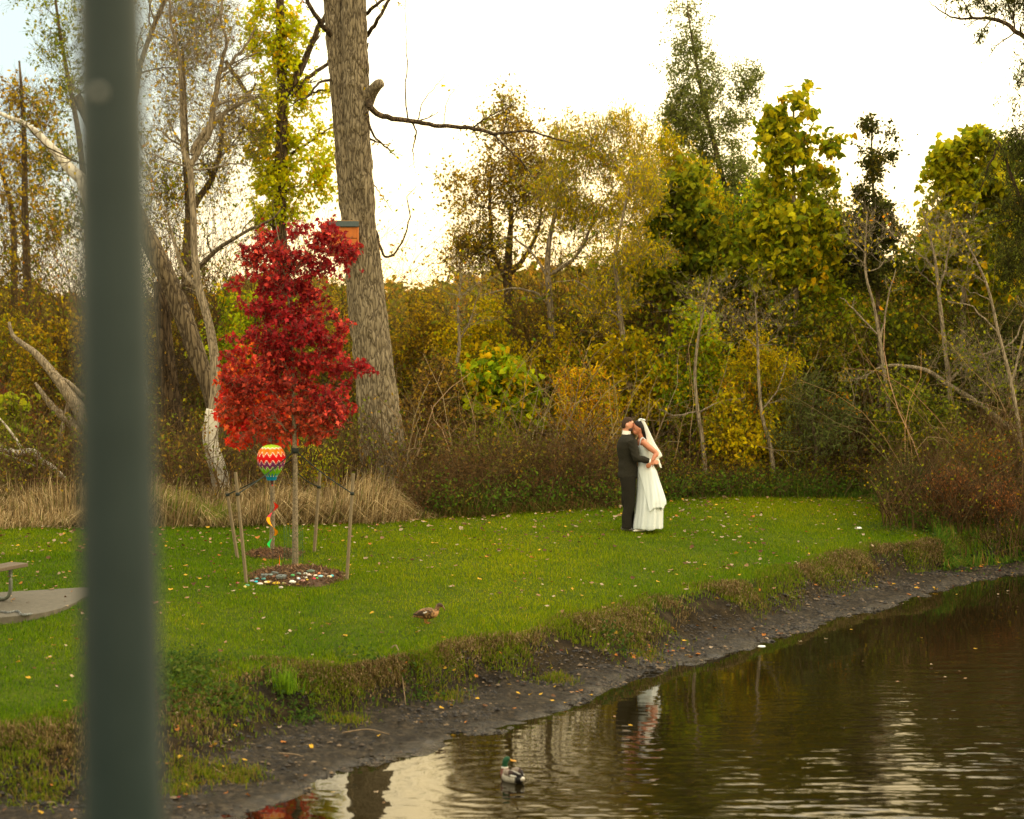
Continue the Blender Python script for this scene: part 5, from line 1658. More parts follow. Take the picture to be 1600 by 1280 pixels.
# green netting guard around the stem
m_net = plain('green_netting', lin(46, 84, 44), rough=.7)
mb = MB()
gb = TB + vec(-.02, 0, .02)
Rg, Hg = .13, .62
for a_ in np.linspace(0, 2 * pi, 17)[:-1]:
    mb.add(*tube([gb + vec(Rg * math.cos(a_), Rg * math.sin(a_), 0), gb + vec(Rg * math.cos(a_ + .1), Rg * math.sin(a_ + .1), Hg)], .0016, 3, k=4))
for z in np.arange(0.03, Hg, .05):
    th = np.linspace(0, 2 * pi, 20)
    mb.add(*tube(np.stack([gb[0] + Rg * np.cos(th), gb[1] + Rg * np.sin(th), np.full(20, gb[2] + z)], -1), .0014, 3, k=24, caps=False))
o = mb.build('trunk_guard', m_net, origin=tuple(gb))
tag(o, 'faint green mesh guard around the foot of the red maple', 'tree guard')

# painted stones
m_stone = attr_mat('painted_stone', rough=.5, spec=.4, vary=.18, bscale=40, bump=.15)
STN = [
    (285, 465, 80, 35, (160, 152, 166), 'lavender-grey painted stone at the left of the bed'), (330, 475, 58, 36, (40, 190, 205), 'bright turquoise painted stone near the left stake'),
    (370, 495, 72, 42, (208, 196, 190), 'large pale pinkish stone in front of the turquoise one'), (472, 478, 95, 30, (222, 206, 160), 'long cream stone with a yellow mark'),
    (572, 487, 86, 42, (212, 176, 20), 'big bright yellow stone at the front of the bed'), (668, 490, 42, 38, (150, 148, 96), 'olive speckled stone right of the big yellow one'),
    (775, 470, 76, 60, (222, 222, 212), 'largest white stone, in front of the maple stem'), (848, 437, 46, 26, (70, 130, 190), 'small blue and white stone right of the white one'),
    (778, 393, 52, 32, (70, 150, 80), 'green stone at the foot of the maple stem'), (505, 386, 70, 30, (120, 138, 130), 'grey-green flat stone at upper left of the bed'),
    (335, 440, 62, 24, (84, 160, 150), 'teal stone behind the turquoise one'), (850, 377, 60, 18, (110, 132, 116), 'thin grey-green stone right of the stem'),
    (938, 375, 50, 22, (176, 184, 172), 'pale grey stone below the round boulder'), (985, 390, 72, 26, (206, 186, 170), 'pale pink oblong stone'),
    (1003, 337, 104, 54, (74, 96, 78), 'round dark green-grey boulder, biggest and farthest back'), (1100, 372, 50, 26, (206, 124, 72), 'orange-tan stone right of the boulder'),
    (1130, 405, 60, 32, (136, 190, 204), 'light blue stone at the right of the bed'), (1065, 400, 55, 28, (214, 200, 176), 'cream stone left of the light blue one'),
    (1040, 437, 52, 30, (184, 44, 60), 'crimson painted stone left of the small green one'), (1082, 432, 32, 28, (60, 160, 50), 'small bright green stone beside the crimson one'),
    (1175, 376, 66, 36, (128, 108, 92), 'brown-grey stone at the right rear'), (1262, 402, 60, 22, (60, 170, 180), 'teal stone at the far right end'),
    (1236, 414, 60, 16, (214, 196, 150), 'cream sliver of stone before the far-right teal one'), (935, 420, 46, 30, (226, 224, 210), 'small white stone in the middle right'),
    (905, 463, 60, 26, (160, 116, 104), 'brownish pink stone at front right'), (960, 456, 30, 16, (212, 184, 40), 'tiny yellow stone at front right'),
    (208, 520, 52, 26, (84, 150, 120), 'green-teal stone lying alone at the far left end'), (182, 543, 36, 18, (214, 190, 110), 'small cream-yellow stone at the far left end'),
    (633, 545, 50, 28, (170, 160, 148), 'grey-white stone at the front edge of the mulch'), (540, 412, 46, 26, (140, 100, 76), 'rust-grey stone left of the flat slate'),
    (415, 441, 50, 22, (72, 140, 136), 'dark teal stone between the cream and teal stones')]
for i, (cx, cy, w_, h_, c_, lab) in enumerate(STN):
    rng = np.random.default_rng(700 + i)
    p = mtop(360 + cx / 8, 850 + (cy + h_ * .3) / 8)
    s_ = S(p[1]) * 8
    rx_ = w_ / s_ / 2 * 1.18
    rz_ = max(h_ / s_ / 2 * .8, .018)
    V, F = ball((0, 0, 0), (rx_, rx_ * rng.uniform(.7, .95), rz_), 14, 9)
    V = V * (1 + .10 * vnoise(V[:, 0] * 22 + i, V[:, 1] * 22, 9, V[:, 2] * 22))[:, None]
    col = np.tile(np.array(lin(*c_)), (len(V), 1))
    if 'mark' in lab:
        col[(V[:, 0] > -.2 * rx_) & (V[:, 0] < .3 * rx_)] = lin(214, 170, 40)
    if 'blue and white' in lab:
        col[vnoise(V[:, 0] * 60, V[:, 1] * 60, 4) > .1] = lin(220, 226, 226)
    if 'speckled' in lab:
        col[vnoise(V[:, 0] * 90, V[:, 1] * 90, 4, V[:, 2] * 90) > .2] = lin(200, 190, 60)
    o = MB().add(V @ rotm('Z', rng.uniform(-.3, .3)) + p + vec(0, 0, rz_ * .55), F, col).build('painted_stone' if i != 14 else 'boulder', m_stone, origin=tuple(p))
    tag(o, lab, 'stone', 'stones on the mulch bed')
m_slate = plain('slate', lin(88, 96, 92), rough=.7, vary=.2, scale=12, bump=.3)
for i, (cx, cy, w_, d_, lab) in enumerate(((640, 428, 130, .085, 'large flat grey slate lying left of the maple stem'), (430, 412, 90, .06, 'thin flat slate at the left rear of the bed'), (560, 384, 50, .06, 'small flat slate at the rear of the bed'))):
    p = mtop(360 + cx / 8, 850 + cy / 8)
    wq = w_ / 8 / S(p[1]) / 2
    pts_s = [(-1, -.6), (-.3, -1), (.7, -.8), (1, .2), (.5, .9), (-.6, 1), (-1.05, .3)]
    V = np.array([(x * wq, y * d_, .025) for x, y in pts_s] + [(x * wq, y * d_, -.01) for x, y in pts_s])
    k = len(pts_s)
    F = [tuple(range(k)), tuple(range(k, 2 * k))[::-1]] + [(j + k, (j + 1) % k + k, (j + 1) % k, j) for j in range(k)]
    o = MB().add(V @ rotm('Z', .4 * i) @ rotm('X', .06) + p + vec(0, 0, .012), F).build('flat_slate', m_slate, origin=tuple(p), smooth=False)
    tag(o, lab, 'slate')

# ================================================================ balloon wind spinner
m_cloth = attr_mat('spinner_cloth', rough=.8, trans=.1, spec=.1)
bcn = at(424, 716, Ym - .12)
sb = S(bcn[1])
root = empty('balloon_spinner', at(424, 860, Ym - .12), 'striped hot-air-balloon wind spinner with a spiral tail hanging from the red maple', 'wind spinner')
GO, RE, PU, GR, BL, OR, WH, LM = lin(232, 110, 24), lin(206, 16, 22), lin(112, 44, 92), lin(110, 176, 24), lin(20, 118, 150), lin(236, 132, 36), lin(238, 226, 200), lin(176, 214, 50)
prof = [(0.0, 694.5), (9, 695.6), (14, 698), (18.5, 703), (21.3, 709), (22.3, 715), (22.0, 721), (20, 727.5), (17, 733), (13.2, 739), (9.5, 744), (7.2, 750.5)]
pr_r = np.array([q[0] for q in prof]) / sb
pr_z = np.array([(716 - q[1]) for q in prof]) / sb
nr, na = 70, 96
t = np.linspace(0, 1, nr)
rr2 = np.interp(t, np.linspace(0, 1, len(prof)), pr_r)
zz2 = np.interp(t, np.linspace(0, 1, len(prof)), pr_z)
rr2 = np.convolve(np.pad(rr2, 2, 'edge'), np.ones(5) / 5, 'valid')
V, Cc = [], []
for i in range(nr):
    for j in range(na):
        a_ = 2 * pi * j / na
        g_ = abs(math.sin(a_ * 7))             # fourteen puffed gores
        r_ = rr2[i] * (0.965 + .05 * g_ ** .5)
        V.append(bcn + vec(r_ * math.cos(a_), r_ * math.sin(a_), zz2[i]))
        zig = abs(((a_ / (2 * pi) * 14) % 1) - .5) * 2     # 0..1 zigzag
        row = 716 - zz2[i] * sb + (zig - .5) * 7.5
        rw = 716 - zz2[i] * sb + (zig - .5) * 2
        if row > 741 + 1 or rw > 744:
            c_ = BL
        elif row > 731.5:
            c_ = GR if rw < 742.5 else WH
        elif row > 730.4:
            c_ = WH
        elif row > 722:
            c_ = PU
        elif row > 720.7:
            c_ = WH
        elif row > 709.6:
            c_ = RE
        elif row > 708.2:
            c_ = WH
        elif rw > 700.2:
            c_ = OR if j % 12 < 6 else GO
        elif rw > 698.8:
            c_ = WH
        else:
            c_ = LM
        Cc.append(c_)
F = [(i * na + j, i * na + (j + 1) % na, (i + 1) * na + (j + 1) % na, (i + 1) * na + j) for i in range(nr - 1) for j in range(na)]
F.append(tuple(range(na)))
MB().add(V, F, Cc).build('envelope', m_cloth, root)
m_dark = plain('basket_brown', lin(70, 34, 30), rough=.8, vary=.2, scale=60)
q0, q1 = at(425, 751, Ym - .12), at(425, 757, Ym - .12)
MB().add(*tube([q1, q0], [.016, .022], 12, k=3)).build('basket', m_dark, root)
MB().add(*ball(at(425.5, 758.5, Ym - .12), .011, 10, 8)).build('bead', plain('red_bead', lin(190, 40, 30)), root)
m_line = plain('string', lin(60, 60, 50))
MB().add(*tube([at(424, 688, Ym - .12), at(424, 695, Ym - .12)], .003, 5, k=2)).add(*tube([at(425, 758, Ym - .12), at(426, 898, Ym - .12)], .0018, 4, k=4)).build('string', m_line, root)
# spiral tail: a flat ribbon wound round the string
V, Cc = [], []
nk = 120
ya, yb2 = 779, 861
for k in range(nk):
    q = k / (nk - 1)
    row = ya + (yb2 - ya) * q
    a_ = -pi * .55 + q * 2 * pi * 2.0
    tap = min(1, 8 * q, 8 * (1 - q)) * (1 - .12 * q)
    c0 = at(425.5, row, Ym - .12)
    c_ = lin(240, 58, 40) if q < .2 else lin(232, 70, 84) if q < .36 else lin(246, 160, 24) if q < .72 else lin(40, 190, 84)
    for u, uc in ((.35, 0), (.45, 1), (1.02, 1), (1.1, 0)):
        r_ = .078 * u * (tap if u > .5 else 1)
        r_ = max(r_, .078 * (.36 + .02 * u))
        V.append(c0 + vec(r_ * math.cos(a_), r_ * math.sin(a_), 0))
        Cc.append(c_ if uc else lin(50, 34, 26))
F = [(k * 4 + u, k * 4 + u + 1, k * 4 + u + 5, k * 4 + u + 4) for k in range(nk - 1) for u in range(3)]
MB().add(V, F, Cc).build('spiral_tail', m_cloth, root)
# small red and green pennant at the string's end
a0, a1, a2, a3 = at(437, 866, Ym - .1), at(435, 897, Ym - .1), at(438.2, 897, Ym - .1), at(440.5, 896, Ym - .06)
MB().add([a0, a1, a2], [(0, 1, 2)], lin(240, 84, 20)).add([a0 + vec(.001, 0, 0), a2, a3], [(0, 1, 2)], lin(50, 176, 60)).build('pennant', m_cloth, root, smooth=False)

# ================================================================ bat house on the big trunk
m_bh = plain('orange_stain', lin(180, 100, 34), rough=.75, vary=.14, scale=14, bump=.3, stretch=(1, 1, .3))
m_bh_gap_shade = plain('orange_stain_gap_shade', lin(120, 66, 26), rough=.8)  # orange stain darkened: shade of the front gaps painted into the board behind
m_bhr = plain('dark_shingle', lin(52, 62, 58), rough=.8, vary=.25, scale=40, bump=.3)
m_bht = plain('weathered_top', lin(150, 118, 78), rough=.85, vary=.2)
Yh = Yb - .53
sh = S(Yh)
hc = at(536, 376, Yh)
root = empty('bat_house', hc + vec(0, 0, -.3), 'orange wooden bat box with a dark sloping roof fixed high on the big trunk', 'bat box')
WB = 48 / sh
HB = 46 / sh
mb = MB()
z0 = hc[2] - HB / 2


def bx(cx, cy, cz, w_, d_, h_):
    return box((hc[0] + cx, hc[1] + cy, cz), (w_, d_, h_))


mb.add(*bx(0, 0, z0 + HB * .77, WB - .05, .05, HB * .36))
mb.add(*bx(0, 0, z0 + HB * .44, WB - .05, .05, HB * .25))
mb.build('front_panel', m_bh, root, smooth=False)
mb = MB()
mb.add(*bx(0, .09, z0 + HB * .48, WB - .05, .03, HB * 1.04))
mb.build('landing_board', m_bh_gap_shade, root, smooth=False)
for sx in (-1, 1):
    MB().add(*bx(sx * (WB / 2 - .0125), .045, z0 + HB * .5, .024, .16, HB * 1.0)).build('side_board', m_bh, root, smooth=False)
V, F = box((0, 0, 0), (WB + .02, .13, .02))
V = V @ rotm('X', radians(48)) + vec(hc[0], hc[1] - .02, z0 + HB * 1.055)
MB().add(V, F).build('roof', m_bhr, root, smooth=False)
MB().add(*bx(0, .10, z0 + HB * 1.10, WB + .01, .05, .09)).build('top_batten', m_bht, root, smooth=False)
MB().add(*bx(0, .2, z0 + HB * .6, .1, .22, HB * .8)).build('mounting_block', m_bht, root, smooth=False)
# ================================================================ people
m_skin = plain('skin', lin(214, 150, 122), rough=.55, vary=.06, scale=8)
m_skin_b = plain('tanned_skin', lin(188, 122, 92), rough=.5, vary=.06, scale=8)
m_hair = plain('dark_hair', lin(26, 19, 15), rough=.6, spec=.2, vary=.3, scale=60, bump=.3)
m_crop = plain('cropped_hair', lin(64, 50, 40), rough=.85, spec=.1, vary=.25, scale=90)
m_beard = plain('beard', lin(70, 50, 40), rough=.85, vary=.25, scale=90)
m_suit = plain('charcoal_tweed', lin(44, 42, 35), rough=.95, vary=.45, scale=130, bump=.25, spec=.12)
m_trous = plain('charcoal_trousers', lin(38, 36, 30), rough=.95, vary=.3, scale=130, bump=.2, spec=.12)
m_shirt = plain('white_cotton', lin(236, 234, 226), rough=.8, vary=.03)
m_shoe = plain('grey_leather', lin(58, 58, 54), rough=.4, vary=.2)
m_satin = plain('ivory_satin', lin(198, 207, 208), rough=.42, vary=.02, scale=5, sheen=.3)
m_shoe_b = plain('white_shoe', lin(226, 222, 210), rough=.4, vary=.05)
m_lip = plain('lips', lin(150, 70, 64), rough=.5)
m_eye = plain('eye_dark', lin(30, 22, 18), rough=.4)
m_veil, n, b = new_mat('tulle')
b.inputs['Base Color'].default_value = (*lin(244, 244, 236), 1)
b.inputs['Roughness'].default_value = .8
tr = nd(n, 'BsdfTransparent')
tl = nd(n, 'BsdfTranslucent')
tl.inputs[0].default_value = (*lin(244, 244, 236), 1)
m1 = nd(n, 'MixShader', i0=.45)
n.links.new(b.outputs[0], m1.inputs[1])
n.links.new(tl.outputs[0], m1.inputs[2])
m2 = nd(n, 'MixShader', i0=.16)
n.links.new(m1.outputs[0], m2.inputs[1])
n.links.new(tr.outputs[0], m2.inputs[2])
n.links.new(m2.outputs[0], [q for q in n.nodes if q.type == 'OUTPUT_MATERIAL'][0].inputs[0])


def remesh(o, v=.010, sm=2):
    md = o.modifiers.new('fuse', 'REMESH')
    md.mode = 'VOXEL'
    md.voxel_size = v
    md.use_smooth_shade = True
    if sm:
        s2 = o.modifiers.new('soften', 'SMOOTH')
        s2.iterations = sm
        s2.factor = .5
    return o


def hand(mb, wrist, d, nrm, curl, side):
    """palm, four bent fingers of different lengths and a thumb leaving the side of the palm"""
    d = np.asarray(d, float) / np.linalg.norm(d)
    nrm = np.asarray(nrm, float)
    nrm = nrm - d * (nrm @ d)
    nrm /= np.linalg.norm(nrm)
    sd = np.cross(d, nrm) * side
    palm = wrist + d * .05
    mb.add(*sweep([wrist - d * .01, wrist + d * .02, palm, wrist + d * .09], [.024, .032, .040, .036], [.017, .015, .015, .012], k=10, sides=12, ref=sd))
    for k, (o_, ln) in enumerate(((-.030, .066), (-.010, .078), (.010, .073), (.029, .058))):
        p0 = wrist + d * .082 + sd * o_
        pts = [p0]
        a = .2
        for seg in (.45, .32, .25):
            dd = d * math.cos(a) - nrm * math.sin(a)
            pts.append(pts[-1] + dd * ln * seg)
            a += curl
        mb.add(*tube(pts, [.0095, .009, .008, .0065], 8, k=9))
    t0 = wrist + d * .03 - sd * .030
    mb.add(*tube([t0, t0 - sd * .024 + d * .022 - nrm * .004, t0 - sd * .030 + d * .052 - nrm * .014], [.013, .011, .008], 8, k=7))


G0 = gp(986, 830)
# ---- groom
gr_ = empty('person', G0, 'groom in a charcoal suit kissing the bride\'s forehead, arm round her waist', 'person')
O0 = (0, 0, 0)
mb = MB()
hc_ = vec(-.062, 0, 1.708)
tilt = rotm('Y', .22)
V, F = ball((0, 0, 0), (.094, .076, .116), 24, 16)
V[:, 0] = V[:, 0] * np.where((V[:, 2] < -.03) & (V[:, 0] < 0), .82, 1)
mb.add(V @ tilt + hc_, F)
mb.add(*ball(hc_ + vec(.030, 0, -.068) @ np.eye(3), (.056, .050, .05), 14, 10))       # jaw
mb.add(*tube([hc_ + vec(.085, 0, .02), hc_ + vec(.108, 0, -.015), hc_ + vec(.092, 0, -.025)], [.009, .015, .010], 8, k=7))   # nose
mb.add(*ball(hc_ + vec(.082, 0, .028), (.016, .05, .010), 12, 8))                      # brow
for sgn in (-1, 1):
    mb.add(*ball(hc_ + vec(-.012, sgn * .078, -.008), (.018, .011, .031), 10, 8))      # ears
mb.add(*tube([(-.075, 0, 1.46), (-.075, 0, 1.55), hc_ + vec(-.02, 0, -.06)], [.075, .058, .056], 14))
mb.add(*sweep([(-.05, 0, .82), (-.06, 0, 1.1), (-.065, 0, 1.35), (-.06, 0, 1.5)], [.14, .13, .18, .09], [.11, .11, .12, .06], k=14))
for sgn in (-1, 1):
    mb.add(*tube([(-.05, sgn * .085, .9), (-.045 - .01 * sgn, sgn * .09, .48), (-.055 + .03 * sgn, sgn * .09, .06)], [.085, .058, .04], 12))
    mb.add(*ball((-.02 + .03 * sgn, sgn * .09, .035), (.10, .036, .030), 12, 8))
# near arm (camera side) and far arm
nsh, nel, nwr = vec(.0, -.19, 1.455), vec(.070, -.25, 1.195), vec(.275, -.245, 1.135)
fsh, fel, fwr = vec(-.01, .19, 1.455), vec(.10, .27, 1.26), vec(.24, .21, 1.28)
mb.add(*tube([nsh, nel, nwr], [.05, .042, .028], 12))
mb.add(*tube([fsh, fel, fwr], [.05, .042, .028], 12))
hand(mb, nwr, (1, -.05, -.12), (0, -1, .1), .35, 1)
hand(mb, fwr, (1, -.2, -.05), (0, 1, .1), .35, -1)
gb_ = remesh(mb.build('body', m_skin, gr_, origin=O0), .0085)
# hair, beard
mb = MB()
V, F = ball((0, 0, 0), (.0975, .079, .1185), 26, 18)
keep_ = lambda q: (q[:, 2] > .03 + .55 * np.clip(q[:, 0], -.03, .1)) | ((q[:, 0] < .0) & (q[:, 2] > -.02)) | ((q[:, 0] < -.028) & (q[:, 2] > -.09))
V2 = V * np.where(keep_(V), 1.0, .86)[:, None]
mb.add(V2 @ tilt + hc_, F)
mb.build('hair', m_crop, gr_, origin=O0)
mb = MB()
V, F = ball((0, 0, 0), (.062, .056, .046), 18, 12)
V = V * np.where(V[:, 2:] > .02, .9, 1)
mb.add(V + hc_ + vec(.030, 0, -.074), F)
mb.build('beard', m_beard, gr_, origin=O0)
for sgn in (-1, 1):
    MB().add(*ball(hc_ + vec(.088, sgn * .030, .012), (.008, .011, .007), 8, 6)).build('eye', m_eye, gr_, origin=O0)
# collar, jacket, sleeves
MB().add(*sweep([(-.078, 0, 1.545), (-.072, 0, 1.605)], [.066, .063], [.070, .067], k=5, sides=24, caps=False)).build('shirt_collar', m_shirt, gr_, origin=O0)
mb = MB()
V, F = sweep([(-.048, 0, .86), (-.05, 0, .95), (-.056, 0, 1.1), (-.06, 0, 1.2), (-.066, 0, 1.34), (-.066, 0, 1.44), (-.068, 0, 1.505), (-.072, 0, 1.548)],
             [.185, .178, .165, .170, .205, .215, .165, .078], [.166, .160, .148, .150, .172, .150, .112, .082], k=40, sides=40)
V[:, 0] += .006 * np.sin(V[:, 2] * 40) * (V[:, 2] < 1.25)
mb.add(V, F)
for a, b_, c_ in ((nsh, nel, nwr), (fsh, fel, fwr)):
    V, F = tube([a + vec(0, 0, .01), (a + b_) / 2, b_, (b_ + c_) / 2, c_ - (c_ - b_) * .04], [.078, .070, .062, .053, .043], 18, k=30)
    V += .004 * np.sin(V[:, 2:3] * 90 + V[:, 0:1] * 60)
    mb.add(V, F)
remesh(mb.build('jacket', m_suit, gr_, origin=O0), .010, 1)
for a, b_ in ((nel, nwr), (fel, fwr)):
    d = (b_ - a) / np.linalg.norm(b_ - a)
    MB().add(*tube([b_ - d * .02, b_ + d * .014], [.038, .038], 14, k=3)).build('shirt_cuff', m_shirt, gr_, origin=O0)
mb = MB()
mb.add(*sweep([(-.05, 0, .80), (-.05, 0, .93)], [.16, .15], [.13, .13], k=5, sides=24))
for sgn in (-1, 1):
    V, F = sweep([(-.05, sgn * .085, .9), (-.045, sgn * .088, .7), (-.042 - .012 * sgn, sgn * .09, .48), (-.046 + .022 * sgn, sgn * .09, .25), (-.052 + .028 * sgn, sgn * .09, .055)],
                 [.10, .098, .082, .074, .078], [.125, .112, .094, .080, .082], k=34, sides=24)
    V[:, 0] += .007 * np.sin(V[:, 2] * 22 + sgn) * (V[:, 2] < .7)
    mb.add(V, F)
remesh(mb.build('trousers', m_trous, gr_, origin=O0), .011, 1)
for sgn in (-1, 1):
    mb = MB()
    c0 = vec(-.035 + .028 * sgn, sgn * .09, .0)
    V, F = sweep([c0 + vec(-.095, 0, .035), c0 + vec(-.06, 0, .045), c0 + vec(.02, 0, .045), c0 + vec(.09, 0, .030), c0 + vec(.155, 0, .022)], [.026, .038, .040, .046, .022], [.030, .044, .044, .030, .014], k=18, sides=16)
    V[:, 2] = np.maximum(V[:, 2], .002)
    mb.add(V, F).build('shoe', m_shoe, gr_, origin=O0)

# ---- bride
br = empty('person', G0, 'bride in an ivory satin gown and white veil, leaning her face against the groom', 'person')
hb = vec(.112, -.01, 1.650)
tb_ = rotm('Y', -.30)
mb = MB()
V, F = ball((0, 0, 0), (.086, .072, .108), 24, 16)
mb.add(V @ tb_ + hb, F)
mb.add(*ball(hb + vec(-.046, -.005, -.062), (.042, .044, .044), 14, 10))
mb.add(*tube([hb + vec(-.078, -.004, .004), hb + vec(-.100, -.006, -.026), hb + vec(-.084, -.004, -.034)], [.007, .012, .008], 8, k=7))
for sgn in (-1, 1):
    mb.add(*ball(hb + vec(.018, sgn * .073, -.012), (.014, .009, .026), 10, 8))
nk0 = vec(.165, 0, 1.49)
mb.add(*tube([vec(.185, 0, 1.42), nk0, hb + vec(.02, 0, -.07)], [.07, .046, .046], 14))
mb.add(*sweep([(.25, 0, .82), (.235, 0, 1.0), (.225, 0, 1.13), (.205, 0, 1.3), (.185, 0, 1.42), (.175, 0, 1.475)], [.155, .15, .115, .135, .155, .09], [.125, .12, .088, .105, .09, .05], k=18))
bsh, bel, bwr = vec(.170, -.150, 1.445), vec(.385, -.205, 1.262), vec(.318, -.262, 1.150)
fs2, fe2, fw2 = vec(.17, .15, 1.445), vec(.08, .29, 1.34), vec(-.06, .25, 1.38)
mb.add(*tube([bsh, (bsh + bel) / 2 + vec(0, 0, -.005), bel, (bel + bwr) / 2, bwr], [.052, .049, .040, .036, .025], 14))
mb.add(*tube([fs2, fe2, fw2], [.046, .036, .024], 12))
hand(mb, bwr, (-.45, 0, -.6), (0, -1, 0), .4, 1)
hand(mb, fw2, (-.75, -.3, .55), (0, 1, 0), .4, -1)
for sgn in (-1, 1):
    mb.add(*tube([(.25, sgn * .07, .85), (.24, sgn * .07, .45), (.22 + .02 * sgn, sgn * .07, .07)], [.08, .052, .034], 12))
    mb.add(*ball((.18 + .02 * sgn, sgn * .07, .045), (.095, .033, .026), 12, 8))
remesh(mb.build('body', m_skin_b, br, origin=O0), .0085)
# hair swept back into a low gathered tail
mb = MB()
V, F = ball((0, 0, 0), (.098, .083, .116), 26, 18)
kp = V[:, 2] > .052 - 1.7 * (V[:, 0] + .03)
V = V * np.where(kp, 1.0, .80)[:, None]
mb.add(V @ tb_ + hb + vec(.006, 0, .004), F)
mb.add(*sweep([hb + vec(.05, 0, .0), hb + vec(.088, 0, -.06), hb + vec(.112, 0, -.13), hb + vec(.125, 0, -.20)], [.066, .066, .052, .024], [.052, .054, .044, .018], k=14, sides=16))
remesh(mb.build('hair', m_hair, br, origin=O0), .009, 1)
for sy in (-.040, .030):
    MB().add(*ball(hb + vec(-.074, sy, -.004), (.008, .013, .005), 8, 6)).build('eye', m_eye, br, origin=O0)
    MB().add(*ball(hb + vec(-.076, sy, .016), (.006, .016, .0035), 8, 6)).build('eyebrow', m_eye, br, origin=O0)
MB().add(*ball(hb + vec(-.080, -.008, -.058), (.008, .018, .006), 8, 6)).build('lips', m_lip, br, origin=O0)
# gown
mb = MB()
V, F = sweep([(.232, 0, 1.04), (.226, 0, 1.12), (.215, 0, 1.22), (.200, 0, 1.33), (.190, 0, 1.385)], [.142, .125, .138, .160, .158], [.108, .098, .106, .122, .104], k=20, sides=36, caps=True)
mb.add(V, F)
for sgn in (-1, 1):
    mb.add(*sweep([(.125, sgn * .105, 1.35), (.140, sgn * .108, 1.46), (.175, sgn * .10, 1.500), (.225, sgn * .10, 1.45), (.262, sgn * .095, 1.35)], [.020] * 5, [.010] * 5, k=18, sides=8, ref=(0, 1, 0)))
remesh(mb.build('bodice', m_satin, br, origin=O0), .009, 1)
zs_ = np.array([1.12, 1.04, .96, .80, .65, .50, .30, .10, .055])
cx_ = np.array([.222, .228, .240, .262, .280, .290, .280, .262, .262])
hx_ = np.array([.098, .120, .150, .166, .190, .212, .222, .232, .232])
hy_ = np.array([.125, .145, .170, .190, .215, .24, .27, .29, .29])
nv, nu = 60, 120
V = []
for i in range(nv):
    z = 1.12 + (.05 - 1.12) * i / (nv - 1)
    cx, hx, hy = [np.interp(-z, -zs_, q) for q in (cx_, hx_, hy_)]
    dn = (1.12 - z) / 1.07
    for j in range(nu):
        a_ = 2 * pi * j / nu
        fo = 1 + dn * (.055 * math.sin(9 * a_ + 1.2 * dn) + .03 * math.sin(16 * a_ + 2)) - .02 * dn
        V.append((cx + hx * fo * math.cos(a_), hy * fo * math.sin(a_), z + .012 * math.sin(5 * a_) * (i == nv - 1)))
F = [(i * nu + j, i * nu + (j + 1) % nu, (i + 1) * nu + (j + 1) % nu, (i + 1) * nu + j) for i in range(nv - 1) for j in range(nu)]
sk = MB().add(V, F).build('skirt', m_satin, br, origin=O0)
sl = sk.modifiers.new('thick', 'SOLIDIFY')
sl.thickness = .004
# train gathered up over the back in a scalloped overlay
V, rows_ = [], 36
phs = np.linspace(-60, 235, 110)
for i in range(rows_):
    q = i / (rows_ - 1)
    for k, ph in enumerate(phs):
        zb = np.interp(ph, [-60, -40, -18, 0, 25, 45, 90, 135, 180, 235], [1.02, .92, .58, .33, .42, .36, .44, .40, .55, 1.0])
        zb += .022 * math.sin(radians(ph) * 11) * min(1, (1.02 - zb) * 3)
        zt_ = 1.06
        z = zt_ + (zb - zt_) * q
        cx, hx, hy = [np.interp(-z, -zs_, w_) for w_ in (cx_, hx_, hy_)]
        a_ = radians(ph - 90)
        dn = (1.1 - z)
        fo = 1.05 + .05 * q + dn * (.085 * math.sin(10 * a_ + 4 * q) + .03 * math.sin(21 * a_))
        V.append((cx + hx * fo * math.cos(a_) + .02 * q * max(0, math.cos(a_)), hy * fo * math.sin(a_), z))
kq = len(phs)
F = [(i * kq + j, i * kq + j + 1, (i + 1) * kq + j + 1, (i + 1) * kq + j) for i in range(rows_ - 1) for j in range(kq - 1)]
tn_ = MB().add(V, F).build('gathered_train', m_satin, br, origin=O0)
tn_.modifiers.new('thick', 'SOLIDIFY').thickness = .005
# veil
V = []
nu, nv = 70, 50
for i in range(nv):
    v = i / (nv - 1)
    z = 1.765 + (1.06 - 1.765) * v
    for j in range(nu):
        u = j / (nu - 1)
        near = np.interp(v, [0, .1, .3, .5, .8, 1], [.150, .190, .225, .245, .275, .295])
        outx = np.interp(v, [0, .1, .5, .74, .80, .86, 1], [.205, .245, .370, .470, .485, .430, .478])
        wy = np.interp(v, [0, .15, .5, 1], [.040, .065, .11, .17])
        a_ = pi * u
        fold = 1 + .05 * v * math.sin(u * pi * 13) + .02 * math.sin(u * 40) * v
        x = near + (outx - near) * math.sin(a_) ** .7 * fold
        y = -wy * math.cos(a_) * fold
        zz_ = z + .05 * v * math.sin(u * 9) * (v > .9) + (.03 * math.sin(a_) if v < .02 else 0)
        V.append((x, y, zz_))
F = [(i * nu + j, i * nu + j + 1, (i + 1) * nu + j + 1, (i + 1) * nu + j) for i in range(nv - 1) for j in range(nu - 1)]
mb = MB().add(V, F)
mb.build('veil', m_veil, br, origin=O0)
mb = MB()
for sgn in (-1, 1):
    mb.add(*ball((.165 + .028 * sgn, -.01, 1.782 - .004 * sgn), (.034, .03, .014), 12, 8, M=rotm('Y', .3 * sgn)))
mb.add(*sweep([(.11, -.045, 1.762), (.155, 0, 1.785), (.11, .045, 1.762)], [.012] * 3, [.012] * 3, k=10, sides=8, ref=(0, 0, 1)))
mb.build('veil_bow', m_satin, br, origin=O0)
